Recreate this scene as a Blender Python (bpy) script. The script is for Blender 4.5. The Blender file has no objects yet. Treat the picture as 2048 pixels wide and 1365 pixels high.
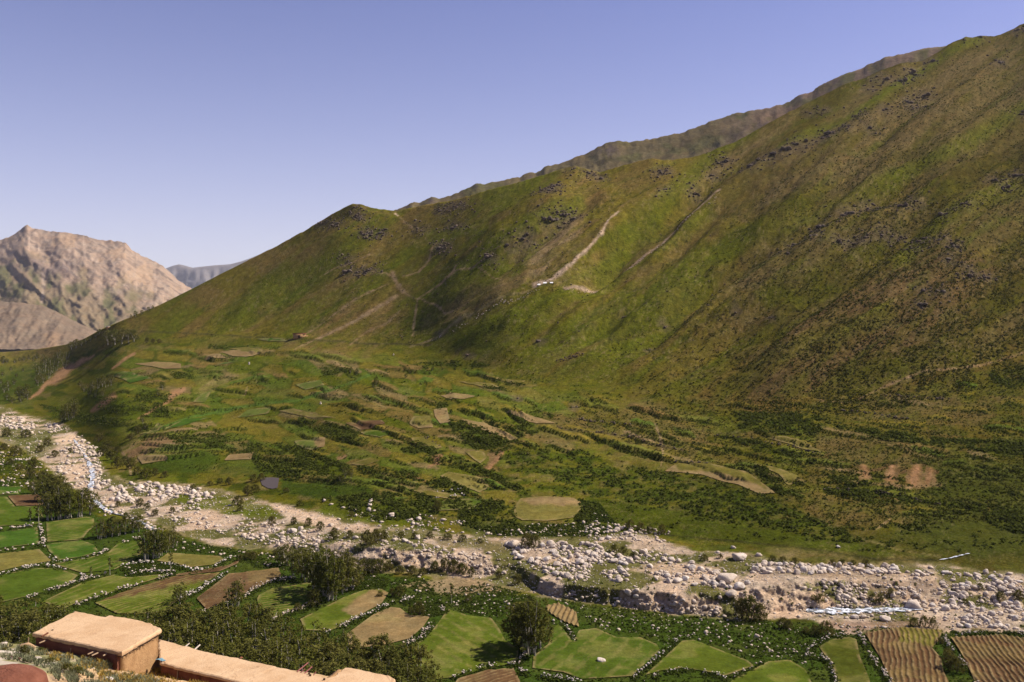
import bpy, math, random
import numpy as np

# ------------------------------------------------------------------ scene, camera, light
SC = bpy.context.scene
COL = SC.collection
R = math.radians
F = 1774.0          # focal length in photo pixels (photo 2048 x 1365)
HY = 650.0          # row of the true horizon
CX = 1024.0
rng = np.random.default_rng(7)
random.seed(7)

cam_d = bpy.data.cameras.new('camera')
cam = bpy.data.objects.new('camera', cam_d)
COL.objects.link(cam)
cam.location = (0, 0, 0)
cam.rotation_euler = (R(90), 0, 0)
cam_d.sensor_width = 36.0
cam_d.lens = 36.0 * F / 2048.0
cam_d.shift_y = (HY - 682.5) / 2048.0
cam_d.clip_start = 0.5
cam_d.clip_end = 60000
SC.camera = cam

HAZE = 2.6e-5
SUN_EL, SUN_AZ = R(47), R(12)          # azimuth counted from +x towards +y
W = bpy.data.worlds.new('World')
SC.world = W
W.use_nodes = True
wn = W.node_tree.nodes
wn.clear()
sky = wn.new('ShaderNodeTexSky')
sky.sky_type = 'NISHITA'
sky.sun_disc = False
sky.sun_elevation = SUN_EL
sky.sun_rotation = R(90) - SUN_AZ
sky.altitude = 1200
sky.air_density = 1.0
sky.dust_density = 2.5
sky.ozone_density = 6.0
bg = wn.new('ShaderNodeBackground')
bg.inputs['Strength'].default_value = 0.069
wo = wn.new('ShaderNodeOutputWorld')
tint = wn.new('ShaderNodeMix'); tint.data_type = 'RGBA'; tint.blend_type = 'MULTIPLY'
tint.inputs[0].default_value = 1.0
tint.inputs[7].default_value = (0.90, 0.77, 1.14, 1)
W.node_tree.links.new(sky.outputs[0], tint.inputs[6])
# pale dusty air low over the horizon, the same all round
geo_w = wn.new('ShaderNodeTexCoord'); sep = wn.new('ShaderNodeSeparateXYZ')
W.node_tree.links.new(geo_w.outputs['Generated'], sep.inputs[0])
ab = wn.new('ShaderNodeMath'); ab.operation = 'ABSOLUTE'; W.node_tree.links.new(sep.outputs[2], ab.inputs[0])
ex = wn.new('ShaderNodeMath'); ex.operation = 'MULTIPLY'; ex.inputs[1].default_value = -1 / 0.15; W.node_tree.links.new(ab.outputs[0], ex.inputs[0])
ee = wn.new('ShaderNodeMath'); ee.operation = 'EXPONENT'; W.node_tree.links.new(ex.outputs[0], ee.inputs[0])
ef = wn.new('ShaderNodeMath'); ef.operation = 'MULTIPLY'; ef.inputs[1].default_value = 1.0; W.node_tree.links.new(ee.outputs[0], ef.inputs[0])
pale = wn.new('ShaderNodeMix'); pale.data_type = 'RGBA'
pale.inputs[7].default_value = (8.8, 8.7, 9.2, 1)
W.node_tree.links.new(ef.outputs[0], pale.inputs[0]); W.node_tree.links.new(tint.outputs[2], pale.inputs[6])
W.node_tree.links.new(pale.outputs[2], bg.inputs[0])
W.node_tree.links.new(bg.outputs[0], wo.inputs[0])

sun_d = bpy.data.lights.new('sun', 'SUN')
sun_d.energy = 5.0
sun_d.angle = R(0.5)
sun_d.color = (1.0, 0.91, 0.78)
sun = bpy.data.objects.new('sun', sun_d)
COL.objects.link(sun)
sv = (math.cos(SUN_EL) * math.cos(SUN_AZ), math.cos(SUN_EL) * math.sin(SUN_AZ), math.sin(SUN_EL))
import mathutils
sun.rotation_euler = mathutils.Vector(sv).to_track_quat('Z', 'Y').to_euler()
sun.location = (300, 0, 400)

SC.view_settings.view_transform = 'Standard'
SC.view_settings.look = 'None'
SC.view_settings.exposure = 0.68
SC.view_settings.gamma = 1.0
SC.view_settings.use_curve_mapping = False
SC.render.engine = 'CYCLES'
SC.cycles.max_bounces = 4
SC.cycles.diffuse_bounces = 2
SC.cycles.transparent_max_bounces = 8
SC.cycles.volume_bounces = 0
SC.cycles.use_denoising = True

# ------------------------------------------------------------------ numpy helpers
_T = np.random.default_rng(11).random((256, 256))

def vnoise(x, y, seed=0):
    x = np.asarray(x, float) + seed * 17.31
    y = np.asarray(y, float) + seed * 41.77
    xi = np.floor(x).astype(int); yi = np.floor(y).astype(int)
    fx = x - xi; fy = y - yi
    fx = fx * fx * fx * (fx * (fx * 6 - 15) + 10); fy = fy * fy * fy * (fy * (fy * 6 - 15) + 10)
    a = _T[xi & 255, yi & 255]; b = _T[(xi + 1) & 255, yi & 255]
    c = _T[xi & 255, (yi + 1) & 255]; d = _T[(xi + 1) & 255, (yi + 1) & 255]
    return (a * (1 - fx) + b * fx) * (1 - fy) + (c * (1 - fx) + d * fx) * fy

def fbm(x, y, oct=4, seed=0, gain=0.5):
    s = 0; a = 1; t = 0
    for o in range(oct):
        s = s + a * vnoise(x * 2 ** o, y * 2 ** o, seed + o * 3); t += a; a *= gain
    return s / t

def ridged(x, y, oct=4, seed=0, gain=0.5):
    s = 0; a = 1; t = 0
    for o in range(oct):
        s = s + a * (1 - np.abs(2 * vnoise(x * 2 ** o, y * 2 ** o, seed + o * 3) - 1)); t += a; a *= gain
    return s / t

def sstep(a, b, x):
    t = np.clip((x - a) / (b - a), 0, 1)
    return t * t * (3 - 2 * t)

def pchip(xk, yk, x):
    xk = np.asarray(xk, float); yk = np.asarray(yk, float)
    h = np.diff(xk); d = np.diff(yk) / h
    m = np.zeros_like(yk)
    m[0], m[-1] = d[0], d[-1]
    for i in range(1, len(xk) - 1):
        if d[i - 1] * d[i] > 0:
            w1, w2 = 2 * h[i] + h[i - 1], h[i] + 2 * h[i - 1]
            m[i] = (w1 + w2) / (w1 / d[i - 1] + w2 / d[i])
    i = np.clip(np.searchsorted(xk, x) - 1, 0, len(xk) - 2)
    t = (x - xk[i]) / h[i]
    t2, t3 = t * t, t * t * t
    return ((2 * t3 - 3 * t2 + 1) * yk[i] + (t3 - 2 * t2 + t) * h[i] * m[i]
            + (-2 * t3 + 3 * t2) * yk[i + 1] + (t3 - t2) * h[i] * m[i + 1])

def in_poly(px, py, poly):
    c = np.zeros(px.shape, bool)
    n = len(poly)
    for i in range(n):
        x1, y1 = poly[i]; x2, y2 = poly[(i + 1) % n]
        if y1 == y2: continue
        c ^= ((y1 > py) != (y2 > py)) & (px < (x2 - x1) * (py - y1) / (y2 - y1) + x1)
    return c

def dist_line(px, py, pts, closed=False):
    """distance to a polyline and the arc parameter (0..n) of the nearest point"""
    best = np.full(px.shape, 1e9); par = np.zeros(px.shape)
    n = len(pts)
    for i in range(n if closed else n - 1):
        x1, y1 = pts[i][:2]; x2, y2 = pts[(i + 1) % n][:2]
        dx, dy = x2 - x1, y2 - y1
        L = dx * dx + dy * dy + 1e-12
        t = np.clip(((px - x1) * dx + (py - y1) * dy) / L, 0, 1)
        d = np.hypot(px - x1 - t * dx, py - y1 - t * dy)
        k = d < best
        best[k] = d[k]; par[k] = (i + t)[k]
    return best, par

def sdf(px, py, poly):
    d, _ = dist_line(px, py, poly, True)
    return np.where(in_poly(px, py, poly), -d, d)

def mesh(name, verts, faces, mat=None, smooth=False, col=None):
    """faces: (M,3) or (M,4) int array"""
    verts = np.asarray(verts, np.float32); faces = np.asarray(faces, np.int32)
    me = bpy.data.meshes.new(name)
    me.vertices.add(len(verts)); me.vertices.foreach_set('co', verts.ravel())
    k = faces.shape[1]
    me.loops.add(faces.size); me.loops.foreach_set('vertex_index', faces.ravel())
    me.polygons.add(len(faces))
    me.polygons.foreach_set('loop_start', np.arange(0, faces.size, k, dtype=np.int32))
    if smooth:
        me.polygons.foreach_set('use_smooth', np.ones(len(faces), bool))
    if col is not None:
        a = me.color_attributes.new('land_colour', 'FLOAT_COLOR', 'POINT')
        c = np.ones((len(verts), 4), np.float32); c[:, :3] = col
        a.data.foreach_set('color', c.ravel())
    me.update(calc_edges=True)
    if mat: me.materials.append(mat)
    return me

def link(name, me, parent=None, loc=None, rot=None, scale=None, **props):
    o = bpy.data.objects.new(name, me)
    COL.objects.link(o)
    if parent: o.parent = parent
    if loc is not None: o.location = loc
    if rot is not None: o.rotation_euler = rot
    if scale is not None: o.scale = scale
    for k, v in props.items():
        if v is not None: o[k] = v
    return o

def thing(name, label, cat, loc=(0, 0, 0), group=None, rot=None, scale=None):
    return link(name, None, None, loc, rot, scale, label=label, category=cat, group=group)

# ------------------------------------------------------------------ materials
def nodes_of(name):
    m = bpy.data.materials.new(name); m.use_nodes = True
    nt = m.node_tree
    b = nt.nodes['Principled BSDF']
    return m, nt, b

def N(nt, t, **kw):
    n = nt.nodes.new(t)
    for k, v in kw.items(): setattr(n, k, v)
    return n

def noise(nt, scale, detail=4, rough=0.55, vec=None):
    n = N(nt, 'ShaderNodeTexNoise')
    n.inputs['Scale'].default_value = scale
    n.inputs['Detail'].default_value = detail
    n.inputs['Roughness'].default_value = rough
    if vec is not None: nt.links.new(vec, n.inputs['Vector'])
    return n.outputs[0]

def maprange(nt, v, a, b, c, d):
    n = N(nt, 'ShaderNodeMapRange')
    n.inputs[1].default_value = a; n.inputs[2].default_value = b
    n.inputs[3].default_value = c; n.inputs[4].default_value = d
    nt.links.new(v, n.inputs[0])
    return n.outputs[0]

def math_n(nt, op, a, b):
    n = N(nt, 'ShaderNodeMath', operation=op)
    for i, v in enumerate((a, b)):
        if isinstance(v, (int, float)): n.inputs[i].default_value = v
        else: nt.links.new(v, n.inputs[i])
    return n.outputs[0]

def mixcol(nt, fac, a, b, blend='MIX'):
    n = N(nt, 'ShaderNodeMix', data_type='RGBA', blend_type=blend)
    for idx, v in ((0, fac), (6, a), (7, b)):
        if isinstance(v, (int, float)): n.inputs[idx].default_value = v
        elif isinstance(v, tuple): n.inputs[idx].default_value = (*v, 1)
        else: nt.links.new(v, n.inputs[idx])
    return n.outputs[2]

def scalecol(nt, col, fac):
    n = N(nt, 'ShaderNodeVectorMath', operation='SCALE')
    nt.links.new(col, n.inputs[0]); nt.links.new(fac, n.inputs[3])
    return n.outputs[0]

def bump(nt, b, h, dist, strength=1.0):
    n = N(nt, 'ShaderNodeBump')
    n.inputs['Distance'].default_value = dist
    n.inputs['Strength'].default_value = strength
    nt.links.new(h, n.inputs['Height']); nt.links.new(n.outputs[0], b.inputs['Normal'])

def land_material(name, scales, amp, bump_d, bump_scale):
    """land cover colour stored on the mesh, broken up by procedural grain at several scales"""
    m, nt, b = nodes_of(name)
    at = N(nt, 'ShaderNodeAttribute', attribute_name='land_colour')
    geo = N(nt, 'ShaderNodeNewGeometry')
    pos = geo.outputs['Position']
    f = None
    for s, a in zip(scales, amp):
        v = maprange(nt, noise(nt, s, 3, 0.6, pos), 0.25, 0.75, 1 - a, 1 + a)
        f = v if f is None else math_n(nt, 'MULTIPLY', f, v)
    c = scalecol(nt, at.outputs['Color'], f)
    h = noise(nt, scales[0] * 0.3, 3, 0.6, pos)
    warm = maprange(nt, h, 0.35, 0.65, 0.0, 0.28)
    c2 = mixcol(nt, warm, c, mixcol(nt, 1.0, c, (1.3, 0.98, 0.75), 'MULTIPLY'))
    nt.links.new(c2, b.inputs['Base Color'])
    b.inputs['Roughness'].default_value = 1.0
    b.inputs['Specular IOR Level'].default_value = 0.0
    bump(nt, b, noise(nt, bump_scale, 5, 0.65, pos), bump_d, 0.9)
    return m

M_land = land_material('meadow_and_soil', (0.45, 1.6, 0.14), (0.32, 0.30, 0.16), 0.6, 0.8)
M_field = land_material('field_crop', (0.7, 2.2, 0.16), (0.24, 0.24, 0.18), 0.10, 2.0)
M_far = land_material('far_rock', (0.06, 0.012, 0.15), (0.16, 0.12, 0.16), 5.0, 0.03)
M_ridge = land_material('ridge_turf', (0.09, 0.3, 0.03), (0.24, 0.2, 0.18), 2.0, 0.12)

def leaf_material(name, dark, light, yellow):
    m, nt, b = nodes_of(name)
    geo = N(nt, 'ShaderNodeNewGeometry')
    oi = N(nt, 'ShaderNodeObjectInfo')
    n1 = noise(nt, 1.1, 2, 0.5, geo.outputs['Position'])
    c = mixcol(nt, maprange(nt, n1, 0.3, 0.7, 0, 1), dark, light)
    c = mixcol(nt, maprange(nt, oi.outputs['Random'], 0, 1, 0.0, 0.55), c, yellow)
    nt.links.new(c, b.inputs['Base Color'])
    b.inputs['Roughness'].default_value = 0.9
    b.inputs['Specular IOR Level'].default_value = 0.04
    tr = N(nt, 'ShaderNodeBsdfTranslucent')
    nt.links.new(c, tr.inputs[0])
    mx = N(nt, 'ShaderNodeMixShader'); mx.inputs[0].default_value = 0.34
    nt.links.new(b.outputs[0], mx.inputs[1]); nt.links.new(tr.outputs[0], mx.inputs[2])
    nt.links.new(mx.outputs[0], nt.nodes['Material Output'].inputs[0])
    return m

M_poplar = leaf_material('poplar_leaf', (0.030, 0.040, 0.007), (0.135, 0.140, 0.024), (0.15, 0.125, 0.028))
M_willow = leaf_material('willow_leaf', (0.036, 0.045, 0.008), (0.145, 0.148, 0.030), (0.155, 0.132, 0.034))
M_shrub = leaf_material('shrub_leaf', (0.042, 0.044, 0.008), (0.120, 0.118, 0.024), (0.14, 0.112, 0.030))
M_weed = leaf_material('weed_leaf', (0.020, 0.038, 0.004), (0.056, 0.080, 0.010), (0.075, 0.080, 0.012))
M_herb = leaf_material('herb_leaf', (0.028, 0.046, 0.005), (0.070, 0.088, 0.012), (0.085, 0.085, 0.014))
M_tuft = leaf_material('tussock_leaf', (0.022, 0.032, 0.004), (0.050, 0.056, 0.009), (0.075, 0.062, 0.011))

def simple(name, c1, c2, scale, rough=0.9, bd=0.0, bs=3.0, spec=0.15, c3=None):
    m, nt, b = nodes_of(name)
    tc = N(nt, 'ShaderNodeTexCoord')
    geo = N(nt, 'ShaderNodeNewGeometry')
    oi = N(nt, 'ShaderNodeObjectInfo')
    f = maprange(nt, noise(nt, scale, 5, 0.6, geo.outputs['Position']), 0.3, 0.7, 0, 1)
    c = mixcol(nt, f, c1, c2)
    if c3: c = mixcol(nt, maprange(nt, oi.outputs['Random'], 0, 1, 0, 0.7), c, c3)
    nt.links.new(c, b.inputs['Base Color'])
    b.inputs['Roughness'].default_value = rough
    b.inputs['Specular IOR Level'].default_value = spec
    if bd: bump(nt, b, noise(nt, bs, 5, 0.65, geo.outputs['Position']), bd)
    return m

M_stone = simple('pale_granite', (0.30, 0.25, 0.205), (0.69, 0.625, 0.55), 0.8, 0.95, 0.25, 2.4, 0.08, c3=(0.46, 0.36, 0.265))
M_dark_rock = simple('dark_slope_rock', (0.050, 0.038, 0.030), (0.16, 0.128, 0.098), 0.5, 0.95, 0.4, 1.0, 0.03, c3=(0.10, 0.072, 0.05))
M_bark = simple('pale_bark', (0.22, 0.19, 0.14), (0.42, 0.38, 0.30), 4.0, 0.9)
M_stem = simple('dark_stem', (0.06, 0.045, 0.03), (0.12, 0.09, 0.06), 4.0, 0.9)
M_mud = simple('mud_plaster_roof', (0.47, 0.315, 0.18), (0.53, 0.365, 0.215), 0.9, 0.95, 0.04, 6.0)
def weathered_roof():
    m = M_mud; nt = m.node_tree; b = nt.nodes['Principled BSDF']
    old = b.inputs['Base Color'].links[0].from_socket
    pos = N(nt, 'ShaderNodeNewGeometry').outputs['Position']
    stain = maprange(nt, noise(nt, .35, 5, .7, pos), .48, .62, 0, .55)
    c = mixcol(nt, stain, old, (.40, .245, .125))
    v = N(nt, 'ShaderNodeTexVoronoi', feature='DISTANCE_TO_EDGE'); v.inputs['Scale'].default_value = .55
    warp = N(nt, 'ShaderNodeVectorMath', operation='ADD'); nz = N(nt, 'ShaderNodeTexNoise'); nz.inputs['Scale'].default_value = 1.5
    nt.links.new(pos, nz.inputs['Vector']); nt.links.new(nz.outputs['Color'], warp.inputs[0]); nt.links.new(pos, warp.inputs[1]); nt.links.new(warp.outputs[0], v.inputs['Vector'])
    crack = maprange(nt, v.outputs['Distance'], .0, .022, .55, 0)
    gate = maprange(nt, noise(nt, .5, 2, .5, pos), .45, .6, 0, 1)
    c = mixcol(nt, math_n(nt, 'MULTIPLY', crack, gate), c, (.22, .13, .07))
    straw = maprange(nt, noise(nt, 22, 2, .5, pos), .60, .72, 0, .35)
    c = mixcol(nt, straw, c, (.33, .21, .11))
    nt.links.new(c, b.inputs['Base Color'])
weathered_roof()
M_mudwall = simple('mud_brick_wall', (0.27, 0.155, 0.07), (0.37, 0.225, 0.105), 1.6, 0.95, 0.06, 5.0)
M_redmud_wallshade = simple('red_mud_and_wall_shade', (0.12, 0.042, 0.024), (0.19, 0.075, 0.045), 1.5, 0.95, 0.04, 6.0)
M_wood = simple('weathered_wood', (0.22, 0.14, 0.08), (0.36, 0.25, 0.16), 5.0, 0.85)
M_palewood = simple('pale_peeled_wood', (0.42, 0.36, 0.29), (0.55, 0.48, 0.40), 5.0, 0.85)
M_redwood = simple('reddish_wood', (0.17, 0.055, 0.05), (0.26, 0.10, 0.085), 5.0, 0.85)
M_cloth = simple('blue_cloth', (0.06, 0.15, 0.21), (0.20, 0.32, 0.36), 3.0, 0.9)
M_white = simple('white_canvas', (0.6, 0.6, 0.58), (0.75, 0.74, 0.72), 2.0, 0.9)
M_twig = simple('dark_twig', (0.05, 0.03, 0.02), (0.10, 0.065, 0.04), 5.0, 0.95)

def water_material(name, foam, deep):
    m, nt, b = nodes_of(name)
    geo = N(nt, 'ShaderNodeNewGeometry')
    n = noise(nt, 0.9, 5, 0.7, geo.outputs['Position'])
    c = mixcol(nt, maprange(nt, n, 0.5 - foam, 0.62 - foam, 0, 1), deep, (0.72, 0.76, 0.82))
    nt.links.new(c, b.inputs['Base Color'])
    nt.links.new(maprange(nt, n, 0.5 - foam, 0.62 - foam, 0.08, 0.7), b.inputs['Roughness'])
    b.inputs['IOR'].default_value = 1.33
    bump(nt, b, noise(nt, 2.5, 4, 0.6, geo.outputs['Position']), 0.15 if foam > 0 else 0.01)
    return m
M_stream = water_material('rushing_water', 0.03, (0.16, 0.17, 0.17))
M_pond = water_material('still_water', -0.5, (0.085, 0.07, 0.068))
M_pond.node_tree.nodes['Principled BSDF'].inputs['IOR'].default_value = 1.04
M_pond.node_tree.nodes['Principled BSDF'].inputs['Specular IOR Level'].default_value = 0.05

# ------------------------------------------------------------------ the valley as a height field
# one profile per column of azimuth: (row in photo, forward distance); between knots the ground is planar
def prof(B, C, S, E, Fm, G, I):
    return [(1700, -B * F / 1050), (1365, -B * F / 715), C, S, E, Fm, G, I]
zc = lambda z, py: (py, -z * F / (py - HY))
PX = [-700, 0, 130, 250, 520, 780, 1024, 1100, 1300, 1450, 1600, 1850, 2048, 2750]
P = {
 -700: prof(-62, zc(-64.8, 800), (797, 800), (765, 1000), (748, 1250), (730, 1600), (706, 2200)),
 0:    prof(-62, zc(-64.6, 870), (867, 531), (815, 700), (765, 900), (735, 1190), (705, 1750)),
 130:  prof(-62, zc(-64.2, 960), (957, 372), (860, 545), (785, 690), (728, 930), (691, 1120)),
 250:  prof(-62, zc(-63.5, 1035), (1029, 296), (925, 406), (800, 520), (690, 740), (638, 850)),
 520:  prof(-62, zc(-62.8, 1100), (1085, 254), (985, 323), (845, 444), (680, 640), (510, 850)),
 780:  prof(-62, zc(-62.4, 1142), (1096, 232), (1050, 258), (870, 357), (700, 560), (421, 790)),
 1024: prof(-62, zc(-62.2, 1156), (1124, 224), (1075, 244), (890, 330), (755, 435), (368, 713)),
 1100: prof(-62, zc(-62.0, 1190), (1164, 206), (1075, 243), (900, 322), (768, 420), (343, 706)),
 1300: prof(-62, zc(-62.0, 1220), (1182, 195.5), (1075, 242), (930, 304), (800, 385), (322, 695)),
 1450: prof(-62, zc(-62.0, 1234), (1190, 192.5), (1092, 231), (950, 287), (802, 368), (294, 715)),
 1600: prof(-62, zc(-62.0, 1224), (1166, 198), (1108, 220), (970, 269), (800, 353), (212, 742)),
 1850: prof(-61.5, zc(-61.4, 1214), (1160, 203), (1122, 215), (980, 262), (790, 350), (108, 840)),
 2048: prof(-61, zc(-61.0, 1214), (1166, 201), (1135, 211), (980, 260), (740, 373), (48, 930)),
 2750: prof(-58, zc(-58.0, 1222), (1166, 190), (1135, 200), (980, 245), (700, 360), (-180, 1100)),
}
SKY = [(-700, 706), (0, 705), (60, 701), (130, 690), (165, 680), (200, 660), (260, 635), (320, 610), (380, 580), (440, 549),
       (500, 519), (560, 489), (610, 461), (650, 437), (690, 414), (706, 408), (722, 409), (745, 416), (780, 421), (792, 423),
       (830, 414), (900, 402), (951, 388), (1000, 374), (1040, 364), (1085, 351), (1121, 339), (1150, 332), (1175, 338), (1200, 346),
       (1260, 328), (1305, 318), (1345, 320), (1385, 315), (1430, 300), (1470, 284), (1510, 262), (1550, 240), (1600, 213), (1650, 188),
       (1690, 169), (1740, 152), (1760, 142), (1800, 128), (1845, 122), (1875, 105), (1895, 90), (1915, 80), (1932, 73), (1945, 75),
       (1960, 71), (1990, 73), (2010, 66), (2048, 47), (2200, -20), (2750, -180)]
colx = np.unique(np.concatenate([np.arange(-700, -60, 16.0), np.arange(-60, 2110, 2.3), np.arange(2110, 2751, 16.0)]))
NC = len(colx)
K = 8
Kpy = np.zeros((K, NC)); KD = np.zeros((K, NC))
for k in range(K):
    Kpy[k] = pchip(PX, [P[p][k][0] for p in PX], colx)
    KD[k] = np.exp(pchip(PX, [math.log(P[p][k][1]) for p in PX], colx))
skyl = np.interp(colx, [s[0] for s in SKY], [s[1] for s in SKY])
rough = (fbm(colx / 9, colx * 0, 3, 5) - 0.5) * 2.6 * sstep(350, 650, colx) + (fbm(colx / 30, colx * 0, 2, 9) - 0.5) * 3 * sstep(900, 1200, colx)
even = np.arange(-700, 2751, 4.0)
se = np.interp(even, colx, skyl)
kern = np.exp(-(np.arange(-30, 31) / 13.0) ** 2); kern /= kern.sum()
soft_sky = np.interp(colx, even, np.convolve(np.pad(se, 30, mode='edge'), kern, mode='valid'))
rough = rough + skyl - soft_sky          # what the broad shape of the crest leaves out: knolls and crags
skyl = soft_sky
Kpy[7] = skyl
NR = 435
rowt = np.linspace(0, 1, NR)
GPY = np.zeros((NR, NC)); GD = np.zeros((NR, NC))
for j in range(NC):
    py = 1400 + (skyl[j] - 1400) * rowt
    GPY[:, j] = py
    GD[:, j] = 1 / np.interp(-py, -Kpy[:, j], 1 / KD[:, j])
# rows nearer than the frame and rows behind the crest
front = np.array([1700, 1560, 1470])[:, None] * np.ones((1, NC))
fd = np.stack([1 / np.array([np.interp(-r, -Kpy[:, j], 1 / KD[:, j]) for j in range(NC)]) for r in (1700, 1560, 1470)])
GPY = np.vstack([front, GPY]); GD = np.vstack([fd, GD])
# the cut bank of the gravel terrace is crumbled: hollows, slumps and gullies a metre or so deep
inb = np.minimum(sstep(Kpy[2] + 3, Kpy[2] - 5, GPY), sstep(Kpy[3] - 14, Kpy[3] + 3, GPY)) * sstep(600, 760, colx)[None]
PX0 = colx[None] + 0 * GPY
GD = GD + inb * ((fbm(PX0 / 34, GPY / 40, 3, 13) - .5) * 2.4 + (fbm(PX0 / 11, GPY / 7, 4, 15) - .5) * 2.2)
# the flank rises out of the terraces in a soft curve, not at an edge
LG = np.log(GD); kk = np.exp(-(np.arange(-22, 23) / 11.0) ** 2); kk /= kk.sum()
pad = np.pad(LG, ((22, 22), (0, 0)), mode='edge'); SM = sum(kk[i] * pad[i:i + LG.shape[0]] for i in range(45))
wg = np.exp(-((GPY - Kpy[6][None]) / 34) ** 2) * sstep(180, 320, colx)[None]
GD = np.exp(LG * (1 - wg) + SM * wg)
GD = np.maximum.accumulate(GD, axis=0)
GX = (colx[None] - CX) / F * GD
GZ = -(GPY - HY) / F * GD
tm = (Kpy[6][None] - GPY) / (Kpy[6] - Kpy[7])[None]      # 0 at the foot of the mountain, 1 at its crest

def polar(pts):
    return np.array(pts, float)
# relief of the mountain flank: ribs and gullies running down the fall line
PXg = colx[None] + 0 * GD
U_ = (PXg * -0.80 + GPY * 0.60); V_ = (PXg * 0.60 + GPY * 0.80)
mask = (0.38 + 0.62 * sstep(700, 1150, colx))[None] * sstep(0.0, 0.25, tm) * (1 - sstep(0.78, 0.98, tm)) * sstep(300, 520, colx)[None]
rel = (fbm(U_ / 420, V_ / 70, 3, 21) - 0.5) * 26 + (fbm(U_ / 150, V_ / 28, 3, 31) - 0.5) * 8 + (fbm(U_ / 40, V_ / 16, 3, 41) - 0.5) * 3.2
RIBS = [([(1540, 255), (1470, 330), (1380, 395), (1280, 470), (1200, 545), (1110, 600)], 26, -10),
        ([(1700, 160), (1640, 230), (1560, 320), (1440, 400), (1300, 520)], 24, 8),
        ([(706, 408), (660, 470), (570, 545), (480, 620), (440, 660)], 24, 7),
        ([(1150, 332), (1110, 390), (1060, 440), (980, 520), (880, 600), (800, 650)], 30, 8),
        ([(790, 423), (740, 470), (650, 540), (560, 610), (500, 650)], 18, -6),
        ([(1200, 345), (1170, 420), (1090, 480), (1000, 530), (900, 590)], 20, -7),
        ([(2048, 240), (1900, 330), (1700, 420), (1500, 520), (1300, 640), (1180, 710)], 22, -6),
        ([(1840, 405), (1700, 450), (1560, 510), (1420, 620), (1300, 700)], 22, 7),
        ([(1895, 90), (1800, 170), (1700, 245), (1600, 320), (1530, 370)], 20, 6)]
for pts, w, a in RIBS:
    bb = [min(p[0] for p in pts) - 4 * w, max(p[0] for p in pts) + 4 * w]
    jj = (colx > bb[0]) & (colx < bb[1])
    d, par = dist_line(PXg[:, jj], GPY[:, jj], pts)
    rel[:, jj] += a * np.exp(-(d / w) ** 2) * sstep(0, .9, par) * sstep(len(pts) - 1, len(pts) - 2.2, par)
GZ = GZ + rel * mask * (GD / 700)
GZ = GZ - rough[None] / F * GD * sstep(0.93, 1.0, tm)
apron = sstep(-1.2, -0.4, tm) * (1 - sstep(0, 0.2, tm)) * sstep(150, 350, colx)[None]
GZ = GZ + apron * (fbm(GX / 24, GD / 24, 3, 51) - 0.5) * 2.0

# banks of many small old terraces: each a low step in the ground
SR = np.random.default_rng(303)
BANKS = []
APRON = [(240, 700), (520, 690), (780, 708), (1024, 765), (1300, 808), (1600, 808), (2048, 760), (2048, 1080), (1760, 1060), (1560, 990), (1330, 930), (1040, 890), (960, 1000), (760, 980), (560, 955), (300, 930), (240, 860), (200, 800)]
while len(BANKS) < 210:
    x, y = SR.uniform(200, 2040), SR.uniform(695, 1060)
    if not in_poly(np.array([x]), np.array([y]), APRON)[0]: continue
    a = R(np.interp(x, [200, 600, 1000, 1500, 2048], [-6, 6, 17, 12, 4]) + SR.normal() * 4); L = SR.uniform(30, 130) * np.interp(y, [690, 1000], [.7, 1.1])
    BANKS.append([(x + L * t, y + L * t * math.tan(a) + SR.normal() * 1.6 + 8 * (t * t - .08) * SR.normal(), SR.uniform(1.3, 3.4)) for t in np.linspace(-.5, .5, 6)])
for b_ in BANKS:
    j = np.where((colx > b_[0][0] - 6) & (colx < b_[-1][0] + 6))[0]
    yl = np.interp(colx[j], [p[0] for p in b_], [p[1] for p in b_])
    en = np.clip(np.minimum(colx[j] - b_[0][0], b_[-1][0] - colx[j]) / 12, 0, 1)
    dy = GPY[:, j] - yl[None]
    q = np.where(dy < 0, np.exp(-(dy / 11) ** 2), -np.exp(-(dy / 7) ** 2)) * en[None]
    GZ[:, j] += q * SR.uniform(.25, .6) * np.minimum(GD[:, j], 420) / 380
# rows behind the crest
Dc, Zc = GD[-1].copy(), GZ[-1].copy()
for s, sl in ((1.012, 0.3), (1.04, 0.45), (1.10, 0.55), (1.25, 0.55)):
    d = Dc * s
    GD = np.vstack([GD, d]); GZ = np.vstack([GZ, Zc - sl * (d - Dc)]); GPY = np.vstack([GPY, skyl - (s - 1) * 60])
GX = (colx[None] - CX) / F * GD
PXg = colx[None] + 0 * GD
tm = (Kpy[6][None] - GPY) / (Kpy[6] - Kpy[7])[None]

# lookup of the height of the built ground
LOGD = np.linspace(math.log(100), math.log(2600), 3600)
ZT = np.empty((NC, len(LOGD)), np.float32)
for j in range(NC):
    ZT[j] = np.interp(LOGD, np.log(GD[:, j]), GZ[:, j])

def height(x, y):
    x = np.asarray(x, float); y = np.asarray(y, float)
    c = np.interp(CX + F * x / y, colx, np.arange(NC))
    l = (np.log(y) - LOGD[0]) / (LOGD[1] - LOGD[0])
    c0 = np.clip(np.floor(c).astype(int), 0, NC - 2); l0 = np.clip(np.floor(l).astype(int), 0, len(LOGD) - 2)
    a = c - c0; b = np.clip(l - l0, 0, 1)
    return ((ZT[c0, l0] * (1 - b) + ZT[c0, l0 + 1] * b) * (1 - a) + (ZT[c0 + 1, l0] * (1 - b) + ZT[c0 + 1, l0 + 1] * b) * a)

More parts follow.
